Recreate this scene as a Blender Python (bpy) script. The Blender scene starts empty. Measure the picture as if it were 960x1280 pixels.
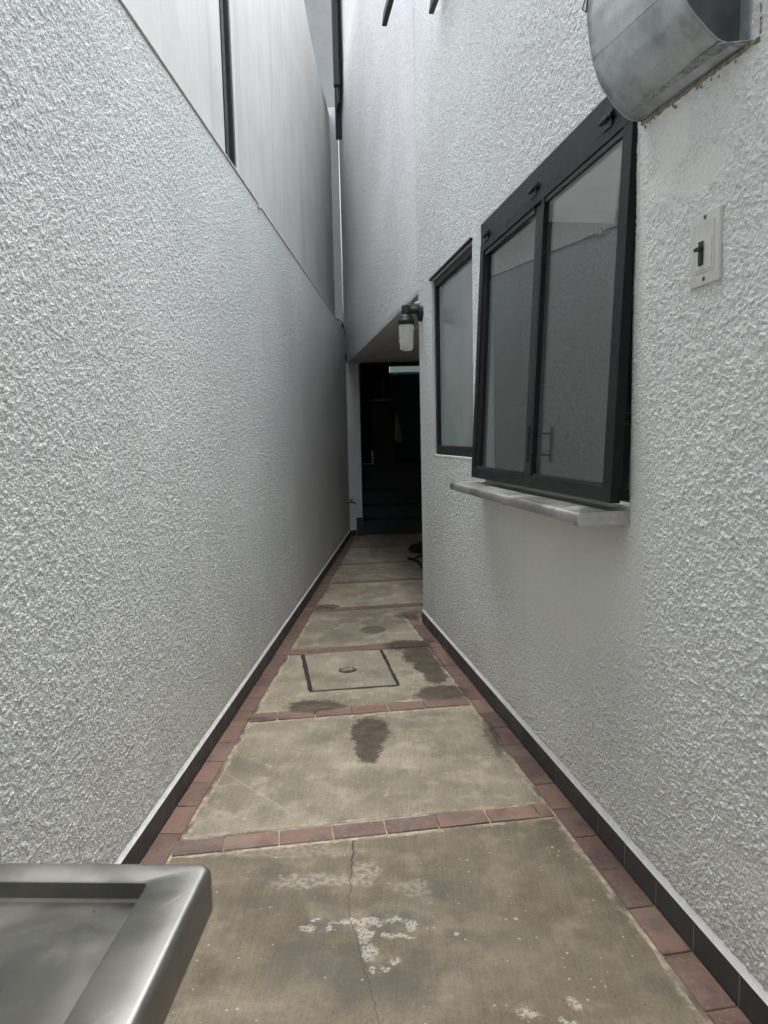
import bpy, bmesh, math, random
import numpy as np
from mathutils import Vector, Matrix, noise
random.seed(7)
S = bpy.context.scene
COL = S.collection
R = math.radians

# ---------------------------------------------------------------- camera
H = 1.30
F = 887.0 / 1280.0
PITCH = math.atan(94 / 887.0)
ROLL = 0.022
cam = bpy.data.cameras.new('camera')
cam.sensor_fit = 'VERTICAL'; cam.sensor_height = 24.0; cam.lens = 24.0 * F
cam.clip_start = 0.02; cam.clip_end = 500
cam.dof.use_dof = True; cam.dof.focus_distance = 2.6; cam.dof.aperture_fstop = 9.0
co = bpy.data.objects.new('camera', cam); COL.objects.link(co)
fw = Vector((0, math.cos(PITCH), -math.sin(PITCH)))
up0 = Vector((0, math.sin(PITCH), math.cos(PITCH)))
rt0 = Vector((1, 0, 0))
rt = rt0 * math.cos(ROLL) - up0 * 0 + up0 * 0
# image x axis and y axis expressed in the world
rt = rt0 * math.cos(ROLL) - up0 * math.sin(ROLL)
up = rt0 * math.sin(ROLL) + up0 * math.cos(ROLL)
m = Matrix((rt, up, -fw)).transposed().to_4x4()
m.translation = Vector((0, 0, H))
co.matrix_world = m
S.camera = co

# ---------------------------------------------------------------- light
SUN_EL, SUN_AZ = R(72), R(10)
W = bpy.data.worlds.new('World'); S.world = W; W.use_nodes = True
wn = W.node_tree; wn.nodes.clear()
sky = wn.nodes.new('ShaderNodeTexSky'); sky.sky_type = 'NISHITA'; sky.sun_disc = False
sky.sun_elevation = SUN_EL; sky.sun_rotation = SUN_AZ
sky.air_density = 1.0; sky.dust_density = 3.0; sky.ozone_density = 1.0
hs = wn.nodes.new('ShaderNodeHueSaturation'); hs.inputs['Saturation'].default_value = 0.30
bg = wn.nodes.new('ShaderNodeBackground'); bg.inputs['Strength'].default_value = 0.15
wo = wn.nodes.new('ShaderNodeOutputWorld')
wn.links.new(sky.outputs[0], hs.inputs['Color']); wn.links.new(hs.outputs[0], bg.inputs[0]); wn.links.new(bg.outputs[0], wo.inputs[0])
sun = bpy.data.lights.new('sun', 'SUN'); sun.energy = 0.6; sun.angle = R(60); sun.color = (1.0, 0.99, 0.98)
so = bpy.data.objects.new('sun', sun); COL.objects.link(so)
sd = Vector((math.sin(SUN_AZ) * math.cos(SUN_EL), math.cos(SUN_AZ) * math.cos(SUN_EL), math.sin(SUN_EL)))
so.rotation_euler = sd.to_track_quat('Z', 'Y').to_euler(); so.location = (0, 0, 20)
S.view_settings.view_transform = 'Standard'; S.view_settings.look = 'None'
S.view_settings.exposure = 2.33; S.view_settings.gamma = 1.0
S.render.engine = 'CYCLES'
S.cycles.max_bounces = 8; S.cycles.diffuse_bounces = 7; S.cycles.glossy_bounces = 4

# ---------------------------------------------------------------- frames of the two walls
A_R = math.atan(0.155); A_L = math.atan(0.047)
CR = Vector((0.263, 4.87, 0)); CL = Vector((-0.462, 9.155, 0))
def frame(origin, u):
    z = Vector((0, 0, 1)); y = z.cross(u)
    mm = Matrix((u, y, z)).transposed().to_4x4(); mm.translation = origin
    return mm
MR = frame(CR, Vector((math.sin(A_R), -math.cos(A_R), 0)))     # local x: towards the camera, y: INTO the house
ML = frame(CL, Vector((-math.sin(A_L), -math.cos(A_L), 0)))    # local x: towards the camera, y: into the alley
I4 = Matrix.Identity(4)

# ---------------------------------------------------------------- materials
class NT:
    def __init__(s, name):
        s.m = bpy.data.materials.new(name); s.m.use_nodes = True
        s.t = s.m.node_tree; s.b = s.t.nodes['Principled BSDF']; s.out = s.t.nodes['Material Output']
    def n(s, typ, ins=None, **kw):
        o = s.t.nodes.new(typ)
        for k, v in kw.items(): setattr(o, k, v)
        for k, v in (ins or {}).items():
            if isinstance(v, bpy.types.NodeSocket): s.t.links.new(v, o.inputs[k])
            else: o.inputs[k].default_value = v
        return o
    def set(s, k, v):
        if isinstance(v, bpy.types.NodeSocket): s.t.links.new(v, s.b.inputs[k])
        else: s.b.inputs[k].default_value = v
    def math(s, op, a, b=0.0, c=0.0, clamp=False):
        return s.n('ShaderNodeMath', {0: a, 1: b, 2: c}, operation=op, use_clamp=clamp).outputs[0]
    def vm(s, op, a, b=(0, 0, 0)):
        o = s.n('ShaderNodeVectorMath', {0: a, 1: b}, operation=op)
        return o.outputs['Value'] if op in ('LENGTH', 'DOT_PRODUCT', 'DISTANCE') else o.outputs[0]
    def mix(s, f, a, b, bt='MIX'):
        o = s.n('ShaderNodeMix', {0: f}, data_type='RGBA', blend_type=bt)
        for i, v in ((6, a), (7, b)):
            if isinstance(v, bpy.types.NodeSocket): s.t.links.new(v, o.inputs[i])
            else: o.inputs[i].default_value = tuple(v)[:3] + (1,)
        return o.outputs[2]
    def noise(s, v, sc, det=3, rough=.5, dist=0, out=0):
        return s.n('ShaderNodeTexNoise', {'Vector': v, 'Scale': sc, 'Detail': det, 'Roughness': rough, 'Distortion': dist}).outputs[out]
    def vor(s, v, sc, feature='F1', out='Distance', rnd=1.0):
        return s.n('ShaderNodeTexVoronoi', {'Vector': v, 'Scale': sc, 'Randomness': rnd}, feature=feature).outputs[out]
    def rng(s, v, a, b, c=0.0, d=1.0, smooth=True):
        return s.n('ShaderNodeMapRange', {0: v, 1: a, 2: b, 3: c, 4: d}, interpolation_type='SMOOTHSTEP' if smooth else 'LINEAR').outputs[0]
    def pos(s): return s.n('ShaderNodeNewGeometry').outputs['Position']
    def rand(s): return s.n('ShaderNodeObjectInfo').outputs['Random']
    def local(s, origin, mat):
        p = s.vm('SUBTRACT', s.pos(), tuple(origin)); ax = mat.to_3x3()
        d = [s.vm('DOT_PRODUCT', p, tuple(ax.col[i])) for i in range(3)]
        return d
    def comb(s, x, y, z): return s.n('ShaderNodeCombineXYZ', {0: x, 1: y, 2: z}).outputs[0]
    def bump(s, h, strength=1.0, dist=0.01, prev=None):
        i = {'Height': h, 'Strength': strength, 'Distance': dist}
        if prev is not None: i['Normal'] = prev
        return s.n('ShaderNodeBump', i).outputs[0]

def stucco(name, col, size=1.0, depth=0.006, patches=(), mat=None, origin=None, dirt=0.5, bs=.70):
    t = NT(name); p = t.pos()
    a = t.vor(p, 150 / size)
    b = t.noise(p, 130 / size, 2, .6)
    h = t.math('ADD', t.math('MULTIPLY', t.math('SUBTRACT', .8, a), .75), t.math('MULTIPLY', b, 1.7))
    tone = t.noise(p, 1.3, 2, .55)
    colr = t.mix(t.rng(tone, .3, .7), tuple(x * .95 for x in col), tuple(min(.86, x * 1.03) for x in col))
    # faint grime: vertical runs and blotches
    s2 = t.vm('MULTIPLY', p, (5.0, 5.0, .35))
    run = t.rng(t.noise(s2, 2.2, 3, .6), .52, .78)
    colr = t.mix(t.math('MULTIPLY', run, .22 * dirt), colr, (col[0] * .62, col[1] * .60, col[2] * .55))
    # blotchy darker, browner tone towards the floor
    z = t.n('ShaderNodeSeparateXYZ', {0: p}).outputs[2]
    low = t.math('MULTIPLY', t.rng(z, .95, .05), t.rng(t.noise(p, 4.0, 3, .6), .3, .75))
    colr = t.mix(t.math('MULTIPLY', low, .30 * dirt), colr, (.40, .385, .34))
    grain_shade = t.rng(t.noise(p, 150, 2, .7), .54, .66)  # fine dark speckle in the colour stands in for shading of the relief
    colr = t.mix(t.math('MULTIPLY', grain_shade, .24), colr, (col[0] * .55, col[1] * .55, col[2] * .53))
    if patches:
        L = t.local(origin, mat)
        msk = None
        nz = t.noise(p, 9, 3, .6)
        for (cx, cz, rx, rz, w) in patches:
            dx = t.math('DIVIDE', t.math('SUBTRACT', L[0], cx), rx)
            dz = t.math('DIVIDE', t.math('SUBTRACT', L[2], cz), rz)
            r = t.math('SQRT', t.math('ADD', t.math('MULTIPLY', dx, dx), t.math('MULTIPLY', dz, dz)))
            r = t.math('ADD', r, t.math('MULTIPLY', t.math('SUBTRACT', nz, .5), .9))
            k = t.math('MULTIPLY', t.rng(r, 1.15, .7), w)
            msk = k if msk is None else t.math('MAXIMUM', msk, k)
        h = t.math('MULTIPLY', h, t.math('SUBTRACT', 1.0, t.math('MULTIPLY', msk, .78)))
        h = t.math('ADD', h, t.math('MULTIPLY', t.noise(t.vm('MULTIPLY', p, (1, 1, .35)), 30, 4, .6), t.math('MULTIPLY', msk, .45)))
        colr = t.mix(t.math('MULTIPLY', msk, .35), colr, (col[0] * .88, col[1] * .86, col[2] * .78))
    t.set('Base Color', colr); t.set('Roughness', .92); t.set('Specular IOR Level', .08)
    t.set('Normal', t.bump(h, bs, depth))
    return t.m

def plain(name, col, rough=.5, metal=0.0, var=.12, nscale=14, bump=0.0, spec=.5):
    t = NT(name); p = t.pos()
    n = t.noise(p, nscale, 4, .6)
    t.set('Base Color', t.mix(t.rng(n, .25, .75), tuple(x * (1 - var) for x in col), tuple(x * (1 + var) for x in col)))
    t.set('Roughness', t.rng(n, .2, .8, max(0.02, rough - .08), min(1, rough + .1))); t.set('Metallic', metal); t.set('Specular IOR Level', spec)
    if bump: t.set('Normal', t.bump(t.noise(p, nscale * 8, 3), .6, bump))
    return t.m

PATCH = [(2.30, .86, .62, .34, .85), (3.08, 2.02, .07, .08, .9), (3.20, 1.89, .10, .05, .9), (3.45, 1.98, .04, .04, .7), (3.02, 1.93, .07, .05, .7),
         (2.93, 1.6, .035, .6, .6), (2.93, .9, .04, .3, .7), (3.75, 0.30, .5, .08, .6)]
WHITE = (.815, .845, .84)
M = {}
M['boundary'] = stucco('boundary_stucco', WHITE, .95, .0060, dirt=.7)
M['house'] = stucco('house_stucco', (.795, .815, .81), 1.15, .0065, dirt=.6,
    patches=PATCH, mat=MR, origin=CR, bs=.72)
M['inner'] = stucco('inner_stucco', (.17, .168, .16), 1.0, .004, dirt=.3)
M['upper'] = stucco('upper_plaster', (.80, .81, .82), 1.1, .0070, dirt=.45)

def neighbour_mat():
    t = NT('neighbour_plaster'); p = t.pos()
    s1 = t.vm('MULTIPLY', p, (7.0, 7.0, .28))
    a = t.noise(s1, 1.6, 5, .62); b = t.noise(p, 2.2, 4, .6); f = t.noise(t.vm('MULTIPLY', p, (1, 1, .25)), 26, 3, .6)
    c = t.mix(t.rng(b, .3, .7), (.58, .57, .55), (.65, .645, .63))
    c = t.mix(t.math('MULTIPLY', t.rng(a, .50, .72), .5), c, (.42, .43, .43))
    c = t.mix(t.math('MULTIPLY', t.rng(f, .55, .8), .3), c, (.48, .45, .41))
    t.set('Base Color', c); t.set('Roughness', .8)
    t.set('Normal', t.bump(t.math('ADD', t.math('MULTIPLY', a, .6), t.math('MULTIPLY', t.noise(p, 60, 3), .3)), .8, .004))
    return t.m
M['neighbour'] = neighbour_mat()
M['far'] = plain('far_grey_render', (.25, .265, .265), .85, var=.12, nscale=3, bump=.002)
M['smooth'] = plain('smooth_white_paint', (.76, .76, .745), .75, var=.07, nscale=7, bump=.0012)
M['bead'] = plain('mortar_bead', (.66, .665, .65), .8, var=.1, nscale=30, bump=.002)
M['mortar2'] = plain('grey_grout', (.24, .235, .22), .9, var=.3, nscale=20)
M['soffit'] = plain('soffit_paint', (.76, .75, .73), .8, var=.08, nscale=5, bump=.001)
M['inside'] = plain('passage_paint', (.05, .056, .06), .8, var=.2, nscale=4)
M['room'] = plain('room_paint', (.16, .16, .15), .9, var=.1, nscale=4)
M['frame'] = plain('black_painted_steel', (.016, .018, .020), .40, var=.25, nscale=22, spec=.28)
M['sash'] = plain('black_sash_paint', (.008, .010, .011), .38, var=.25, nscale=22, spec=.22)
M['black'] = plain('black_plastic', (.012, .012, .013), .45, var=.2, nscale=30)
M['rubber'] = plain('black_rubber', (.012, .012, .012), .6, var=.3, nscale=60)
M['switch'] = plain('switch_plastic', (.60, .60, .57), .38, var=.05, nscale=40)
M['screw'] = plain('screw_metal', (.18, .17, .16), .45, .8)
M['door'] = plain('dark_green_door', (.12, .24, .25), .5, var=.15)
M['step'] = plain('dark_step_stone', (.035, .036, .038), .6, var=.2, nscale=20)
M['cloth'] = plain('white_cloth', (.38, .36, .34), .9, var=.1)
M['roof'] = plain('roof_slab', (.4, .39, .38), .9)
M['pit'] = plain('wet_dark_soil', (.018, .015, .012), .7, var=.4, nscale=50, bump=.004)

def mk_base_tile():
    t = NT('dark_baseboard_tile'); p = t.pos()
    n = t.noise(p, 18, 4, .6)
    k = t.math('MULTIPLY_ADD', t.rand(), .5, .75)
    c = t.mix(t.rng(n, .3, .75), (.036, .038, .040), (.062, .063, .063))
    c = t.mix(1.0, c, t.comb(k, k, k), 'MULTIPLY')
    dust = t.rng(t.noise(p, 90, 3, .7), .60, .75)
    c = t.mix(t.math('MULTIPLY', dust, .25), c, (.2, .19, .17))
    t.set('Base Color', c); t.set('Roughness', t.rng(n, .3, .7, .38, .6)); t.set('Normal', t.bump(n, .3, .002))
    return t.m
M['base_tile'] = mk_base_tile()

def mk_red():
    t = NT('red_clay_tile'); p = t.pos(); r = t.rand()
    n = t.noise(p, 9, 4, .6); f = t.noise(p, 70, 3, .65)
    c = t.mix(r, (.125, .078, .062), (.235, .140, .106))
    c = t.mix(t.math('MULTIPLY', t.rng(n, .46, .66), .65), c, (.080, .056, .056))
    c = t.mix(t.math('MULTIPLY', t.rng(f, .50, .72), .45), c, (.29, .215, .165))
    c = t.mix(t.math('MULTIPLY', t.rng(t.noise(p, 4.0, 5, .7), .48, .64), .5), c, (.21, .17, .135))
    # dried dirt along the far end where the clay is nearly hidden
    y = t.n('ShaderNodeSeparateXYZ', {0: p}).outputs[1]
    gr = t.math('MULTIPLY', t.rng(y, 3.4, 7.5), t.rng(t.noise(p, 5, 4, .6), .30, .62))
    c = t.mix(t.math('MULTIPLY', gr, .75), c, (.165, .125, .098))
    wet = stain_mask(t, p)
    c = t.mix(t.math('MULTIPLY', wet, .65), c, (.035, .022, .017))
    t.set('Base Color', c); t.set('Roughness', t.math('SUBTRACT', t.rng(n, .3, .7, .62, .42), t.math('MULTIPLY', wet, .1)))
    t.set('Normal', t.bump(t.math('ADD', n, t.math('MULTIPLY', f, .35)), .5, .003))
    return t.m

STAINS = [  # x, y, rx, ry, weight
    (-.085, 3.03, .085, .17, 1.0), (-.085, 2.86, .055, .13, 1.0),
    (-.365, 3.345, .13, .085, .95), (-.30, 3.34, .09, .045, .85),
    (.13, 4.33, .15, .11, 1.0), (.19, 4.13, .10, .19, 1.0), (.235, 3.93, .085, .17, 1.0), (.26, 3.74, .065, .12, .95),
    (.285, 3.50, .125, .10, 1.0), (.22, 3.46, .08, .07, .9),
    (.45, 2.98, .028, .24, .75), (-.095, 4.70, .085, .10, .75), (.20, 5.08, .14, .12, .7),
    (-.46, 5.37, .10, .10, .9), (-.13, 8.1, .05, .45, .5), (-.62, 3.20, .05, .03, .8),
    (.27, 4.40, .05, .05, .9)]
def ell(t, p, cx, cy, rx, ry):
    v = t.vm('MULTIPLY', t.vm('SUBTRACT', p, (cx, cy, 0)), (1 / rx, 1 / ry, 0))
    return t.vm('LENGTH', v)
def stain_mask(t, p):
    w = t.vm('SCALE', t.vm('SUBTRACT', t.noise(p, 20, 6, .80, out=1), (.5, .5, .5))); w.node.inputs['Scale'].default_value = .15
    q = t.vm('ADD', p, w)
    msk = None
    for cx, cy, rx, ry, k in STAINS:
        e = t.math('MULTIPLY', t.rng(ell(t, q, cx, cy, rx, ry), 1.16, .84), k)
        msk = e if msk is None else t.math('MAXIMUM', msk, e)
    return msk

SLOPE = .150
def sx0(t, p, k): return t.n('ShaderNodeSeparateXYZ', {0: p}).outputs[k]
def mk_conc():
    t = NT('brushed_concrete'); p = t.pos(); r = t.rand()
    a = t.noise(p, 1.7, 5, .6); b = t.noise(p, 7.5, 5, .65); f = t.noise(p, 120, 3, .7)
    ang = t.n('ShaderNodeVectorRotate', {'Vector': p, 'Angle': R(3)}, rotation_type='Z_AXIS').outputs[0]
    br = t.noise(t.vm('MULTIPLY', ang, (1.0, .035, 1)), 190, 3, .6)
    br2 = t.noise(t.vm('MULTIPLY', ang, (1.0, .05, 1)), 70, 2, .6)
    c = t.mix(t.rng(a, .28, .72), (.175, .150, .106), (.335, .295, .220))
    c = t.mix(t.math('MULTIPLY', t.rng(b, .48, .70), .60), c, (.46, .405, .325))
    c = t.mix(t.math('MULTIPLY', t.rng(t.noise(p, 4.1, 6, .68), .50, .64), .55), c, (.13, .12, .10))
    c = t.mix(t.math('MULTIPLY', t.rng(br, .48, .68), .28), c, (.12, .10, .07))
    c = t.mix(t.math('MULTIPLY', t.rng(br2, .52, .75), .22), c, (.40, .36, .29))
    c = t.mix(t.math('MULTIPLY', t.rng(f, .50, .68), .50), c, (.12, .105, .085))
    c = t.mix(t.math('MULTIPLY', t.rng(f, .48, .30), .22), c, (.44, .40, .33))
    # the first slab by the table is greyer, with grey-green bloom
    g = t.math('MULTIPLY', t.rng(ell(t, p, -.05, 1.75, .55, .45), 1.1, .3), t.rng(t.noise(p, 6.0, 5, .62), .40, .62))
    c = t.mix(t.math('MULTIPLY', g, .70), c, (.120, .115, .105))
    tn = t.math('MULTIPLY', t.rng(ell(t, p, .45, 1.7, .35, .5), 1.1, .2), t.rng(t.noise(p, 3.3, 4, .6), .38, .62))
    c = t.mix(t.math('MULTIPLY', tn, .45), c, (.185, .165, .115))
    # the near slab is an older, grimier pour
    nearm = t.math('LESS_THAN', t.math('SUBTRACT', sx0(t, p, 1), t.math('MULTIPLY', sx0(t, p, 0), SLOPE)), 2.26)
    grime = t.math('MULTIPLY', nearm, t.rng(t.noise(p, 2.6, 5, .62), .25, .68, 1.0, .62))
    c = t.mix(grime, c, t.mix(1.0, c, (.57, .53, .475), 'MULTIPLY'))
    # pale chalky patches
    q2 = t.vm('ADD', p, t.vm('MULTIPLY', t.vm('SUBTRACT', t.noise(p, 16, 5, .7, out=1), (.5, .5, .5)), (.16, .10, .0)))
    pale = None
    for cx, cy, rx, ry, k in [(-.23, 1.97, .15, .035, .75), (-.07, 2.0, .045, .07, .8), (.05, 1.93, .06, .035, .5), (.0, 2.72, .28, .05, .35),
                              (-.3, 2.12, .25, .03, .45), (.35, 1.38, .08, .05, .6), (-.2, 3.22, .35, .05, .5), (.1, 5.9, .07, .35, .45), (-.15, 8.0, .10, .3, .4), (.25, 3.27, .2, .04, .5)]:
        e = t.math('MULTIPLY', t.rng(ell(t, q2, cx, cy, rx, ry), 1.2, .6), k)
        pale = e if pale is None else t.math('MAXIMUM', pale, e)
    pale = t.math('MULTIPLY', pale, t.rng(t.noise(p, 60, 4, .7), .38, .58))
    c = t.mix(t.math('MULTIPLY', pale, .55), c, (.50, .45, .375))
    # crumbly pale edges where the slabs meet the tiles
    HL = t.local(CR, MR); LL = t.local(CL, ML)
    q0 = t.math('SUBTRACT', sx0(t, p, 1), t.math('MULTIPLY', sx0(t, p, 0), SLOPE))
    en = t.math('MULTIPLY', t.math('SUBTRACT', t.noise(p, 26, 5, .7), .5), .07)
    ed = t.math('MINIMUM', t.math('ABSOLUTE', t.math('ADD', HL[1], .098)), t.math('ABSOLUTE', t.math('SUBTRACT', LL[1], .098)))
    for e0 in (2.213, 2.306, 3.256, 3.368):
        ed = t.math('MINIMUM', ed, t.math('ABSOLUTE', t.math('SUBTRACT', q0, e0)))
    HX_ = t.math('MULTIPLY', t.math('LESS_THAN', HL[0], -.3), 1.0)
    ed = t.math('ADD', ed, HX_)
    ek = t.math('MULTIPLY', t.rng(t.math('ADD', ed, en), .024, .004), t.rng(t.noise(p, 7, 3, .6), .35, .6))
    c = t.mix(t.math('MULTIPLY', ek, .75), c, (.50, .44, .345))
    # dried white paint: flaky spatter
    q3 = t.vm('ADD', p, t.vm('MULTIPLY', t.vm('SUBTRACT', t.noise(p, 24, 5, .75, out=1), (.5, .5, .5)), (.085, .085, .0)))
    wp = None
    for cx, cy, rx, ry in [(-.065, 1.785, .034, .020), (-.078, 1.74, .022, .026), (-.060, 1.675, .020, .034), (-.125, 1.79, .040, .009), (-.165, 1.765, .012, .018),
                           (.005, 1.795, .034, .010), (.045, 1.765, .013, .022), (.022, 1.725, .042, .010), (-.02, 1.735, .012, .010), (-.055, 1.61, .010, .012), (-.022, 1.615, .012, .008),
                           (.0, 1.64, .014, .009), (-.225, 1.765, .022, .014), (-.21, 1.80, .012, .010), (.41, 1.50, .012, .014), (.30, 1.47, .026, .020), (.38, 1.445, .014, .012)]:
        e = t.rng(ell(t, q3, cx, cy, rx, ry), 1.25, .7)
        wp = e if wp is None else t.math('MAXIMUM', wp, e)
    wp = t.math('MULTIPLY', wp, t.rng(t.noise(p, 120, 4, .75), .43, .50))
    d1 = t.vor(p, 15); sel = t.vor(p, 15, out='Color')
    selr = t.n('ShaderNodeSeparateColor', {0: sel}).outputs
    dots = t.math('MULTIPLY', t.math('LESS_THAN', t.math('ADD', d1, t.math('MULTIPLY', t.math('SUBTRACT', t.noise(p, 130, 2), .5), .10)), t.math('MULTIPLY', selr[1], .105)), t.math('GREATER_THAN', selr[0], .40))
    d2 = t.vor(p, 42); sl2 = t.n('ShaderNodeSeparateColor', {0: t.vor(p, 42, out='Color')}).outputs
    dots2 = t.math('MULTIPLY', t.math('LESS_THAN', d2, t.math('MULTIPLY', sl2[1], .15)), t.math('GREATER_THAN', sl2[0], .52))
    dots = t.math('MAXIMUM', dots, dots2)
    wp = t.math('MAXIMUM', wp, t.math('MULTIPLY', dots, .8))
    c = t.mix(t.math('MULTIPLY', wp, .56), c, (.58, .56, .50))
    # wet stains
    wet = stain_mask(t, p)
    wc = t.mix(t.rng(t.noise(p, 14, 5, .7), .35, .65), (.032, .022, .012), (.078, .056, .035))
    c = t.mix(t.math('MULTIPLY', wet, .95), c, wc)
    # hairline crack in the near slab
    sx = t.n('ShaderNodeSeparateXYZ', {0: p}).outputs
    cl = t.math('ADD', t.rng(sx[1], 1.83, 1.40, -.122, -.022, False), t.math('MULTIPLY', t.math('SUBTRACT', t.noise(t.comb(0.0, sx[1], 0.0), 22, 4, .7), .5), .035))
    cd = t.math('ABSOLUTE', t.math('SUBTRACT', sx[0], cl))
    wd = t.math('MULTIPLY_ADD', t.rng(sx[1], 1.95, 2.15), .0022, .0010)
    crack = t.math('MULTIPLY', t.math('MULTIPLY', t.math('LESS_THAN', cd, wd), t.math('LESS_THAN', sx[1], 2.215)), t.math('GREATER_THAN', sx[1], 1.1))
    c = t.mix(t.math('MULTIPLY', crack, .8), c, (.03, .026, .02))
    # thin diagonal trowel scar on the second slab
    sc = t.math('ABSOLUTE', t.math('SUBTRACT', t.math('ADD', sx[0], t.math('MULTIPLY', t.math('SUBTRACT', sx[1], 2.62), .95)), -.60))
    scar = t.math('MULTIPLY', t.math('LESS_THAN', sc, .004), t.math('MULTIPLY', t.math('GREATER_THAN', sx[1], 2.33), t.math('LESS_THAN', sx[1], 2.66)))
    c = t.mix(t.math('MULTIPLY', scar, .45), c, (.42, .38, .31))
    # faint rust ring where a pot stood
    ring = t.math('ABSOLUTE', t.math('SUBTRACT', ell(t, p, .34, 1.41, .11, .11), 1.0))
    ring = t.math('MULTIPLY', t.rng(ring, .05, .0), t.rng(t.noise(p, 12, 3), .4, .55))
    c = t.mix(t.math('MULTIPLY', ring, .5), c, (.12, .07, .035))
    k = t.math('MULTIPLY_ADD', r, .16, .92); c = t.mix(1.0, c, t.comb(k, k, k), 'MULTIPLY')
    t.set('Base Color', c)
    t.set('Roughness', t.math('SUBTRACT', .86, t.math('MULTIPLY', wet, .28)))
    h = t.math('ADD', t.math('MULTIPLY', br, .5), t.math('ADD', t.math('MULTIPLY', f, .5), t.math('MULTIPLY', b, 1.2)))
    h = t.math('ADD', h, t.math('MULTIPLY', wp, .3)); h = t.math('SUBTRACT', h, t.math('MULTIPLY', crack, 1.5))
    t.set('Normal', t.bump(h, .7, .003))
    return t.m
M['concrete'] = mk_conc(); M['red'] = mk_red()
def mk_mortar():
    t = NT('mortar_bed'); p = t.pos()
    n = t.noise(p, 30, 4, .7); c = t.mix(t.rng(n, .35, .7), (.26, .21, .15), (.48, .41, .32))
    c = t.mix(t.math('MULTIPLY', t.rng(t.noise(p, 5, 3), .48, .62), .75), c, (.075, .058, .042))
    c = t.mix(t.math('MULTIPLY', stain_mask(t, p), .7), c, (.03, .024, .018))
    t.set('Base Color', c); t.set('Roughness', .9); t.set('Normal', t.bump(n, .8, .004)); return t.m
M['mortar'] = mk_mortar()

def metal(name, base, rough, kind):
    t = NT(name); p = t.pos(); t.set('Metallic', 1.0)
    if kind == 'galv':
        a = t.noise(p, 11, 5, .62); v = t.vor(p, 60, out='Color'); vv = t.n('ShaderNodeSeparateColor', {0: v}).outputs[0]
        c = t.mix(t.rng(a, .3, .7), tuple(x * .72 for x in base), tuple(x * 1.12 for x in base))
        c = t.mix(t.math('MULTIPLY', vv, .16), c, (.42, .46, .47))
        w = t.rng(t.noise(t.vm('MULTIPLY', p, (1, 1, 2)), 26, 6, .8), .52, .70)
        c = t.mix(t.math('MULTIPLY', w, .8), c, (.62, .64, .62))
        g = t.rng(t.noise(p, 6, 4, .6), .56, .72)
        c = t.mix(t.math('MULTIPLY', g, .5), c, (.16, .165, .155))
        t.set('Metallic', .75); t.set('Base Color', c); t.set('Roughness', t.rng(a, .3, .7, rough - .08, rough + .14))
        t.set('Normal', t.bump(t.math('ADD', t.math('MULTIPLY', a, 1.0), t.math('MULTIPLY', vv, .03)), .5, .006))
    else:
        br = t.noise(t.vm('MULTIPLY', p, (1, .04, 1)), 300, 2, .6)
        a = t.noise(p, 8, 3, .55, .8)
        sm = t.rng(t.noise(p, 9, 6, .75, .6), .42, .80)
        c = t.mix(t.rng(a, .3, .7), tuple(x * .80 for x in base), tuple(x * 1.08 for x in base))
        c = t.mix(t.math('MULTIPLY', sm, .12), c, (base[0] * .62, base[1] * .58, base[2] * .50))
        d = t.vor(p, 34); sl = t.n('ShaderNodeSeparateColor', {0: t.vor(p, 34, out='Color')}).outputs
        dot = t.math('MULTIPLY', t.math('LESS_THAN', d, .05), t.math('GREATER_THAN', sl[0], .88))
        c = t.mix(t.math('MULTIPLY', dot, .7), c, (.06, .055, .05))
        scr = t.noise(t.n('ShaderNodeVectorRotate', {'Vector': t.vm('MULTIPLY', p, (1, 1, 1)), 'Angle': R(38)}, rotation_type='Z_AXIS').outputs[0], 5, 2)
        rp_ = t.vm('MULTIPLY', t.n('ShaderNodeVectorRotate', {'Vector': p, 'Angle': R(35)}, rotation_type='Z_AXIS').outputs[0], (1, .06, 1))
        scr = t.math('MULTIPLY', t.rng(t.noise(rp_, 120, 3, .7), .60, .70), t.rng(scr, .45, .6))
        c = t.mix(t.math('MULTIPLY', scr, .6), c, tuple(min(.8, x * 1.9) for x in base))
        pat = t.rng(t.noise(p, 30, 5, .7), .45, .70)
        c = t.mix(t.math('MULTIPLY', pat, .28), c, tuple(x * 1.45 for x in base))
        t.set('Base Color', c); t.set('Roughness', t.math('ADD', t.rng(a, .3, .75, rough - .05, rough + .12), t.math('MULTIPLY', sm, .03)))
        t.set('Normal', t.bump(t.math('ADD', t.math('MULTIPLY', br, .12), t.math('MULTIPLY', a, .35)), .25, .002))
    return t.m
M['galv'] = metal('galvanised_steel', (.50, .535, .545), .42, 'galv')
M['bloom'] = plain('zinc_bloom', (.33, .35, .345), .62, .35, var=.55, nscale=42, bump=.002)
M['steel'] = metal('brushed_stainless', (.245, .24, .222), .30, 'ss')
M['steel2'] = metal('satin_steel', (.58, .575, .56), .33, 'ss')
M['rust'] = plain('crumbly_mortar', (.30, .26, .20), .95, var=.45, nscale=60, bump=.006)

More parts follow.
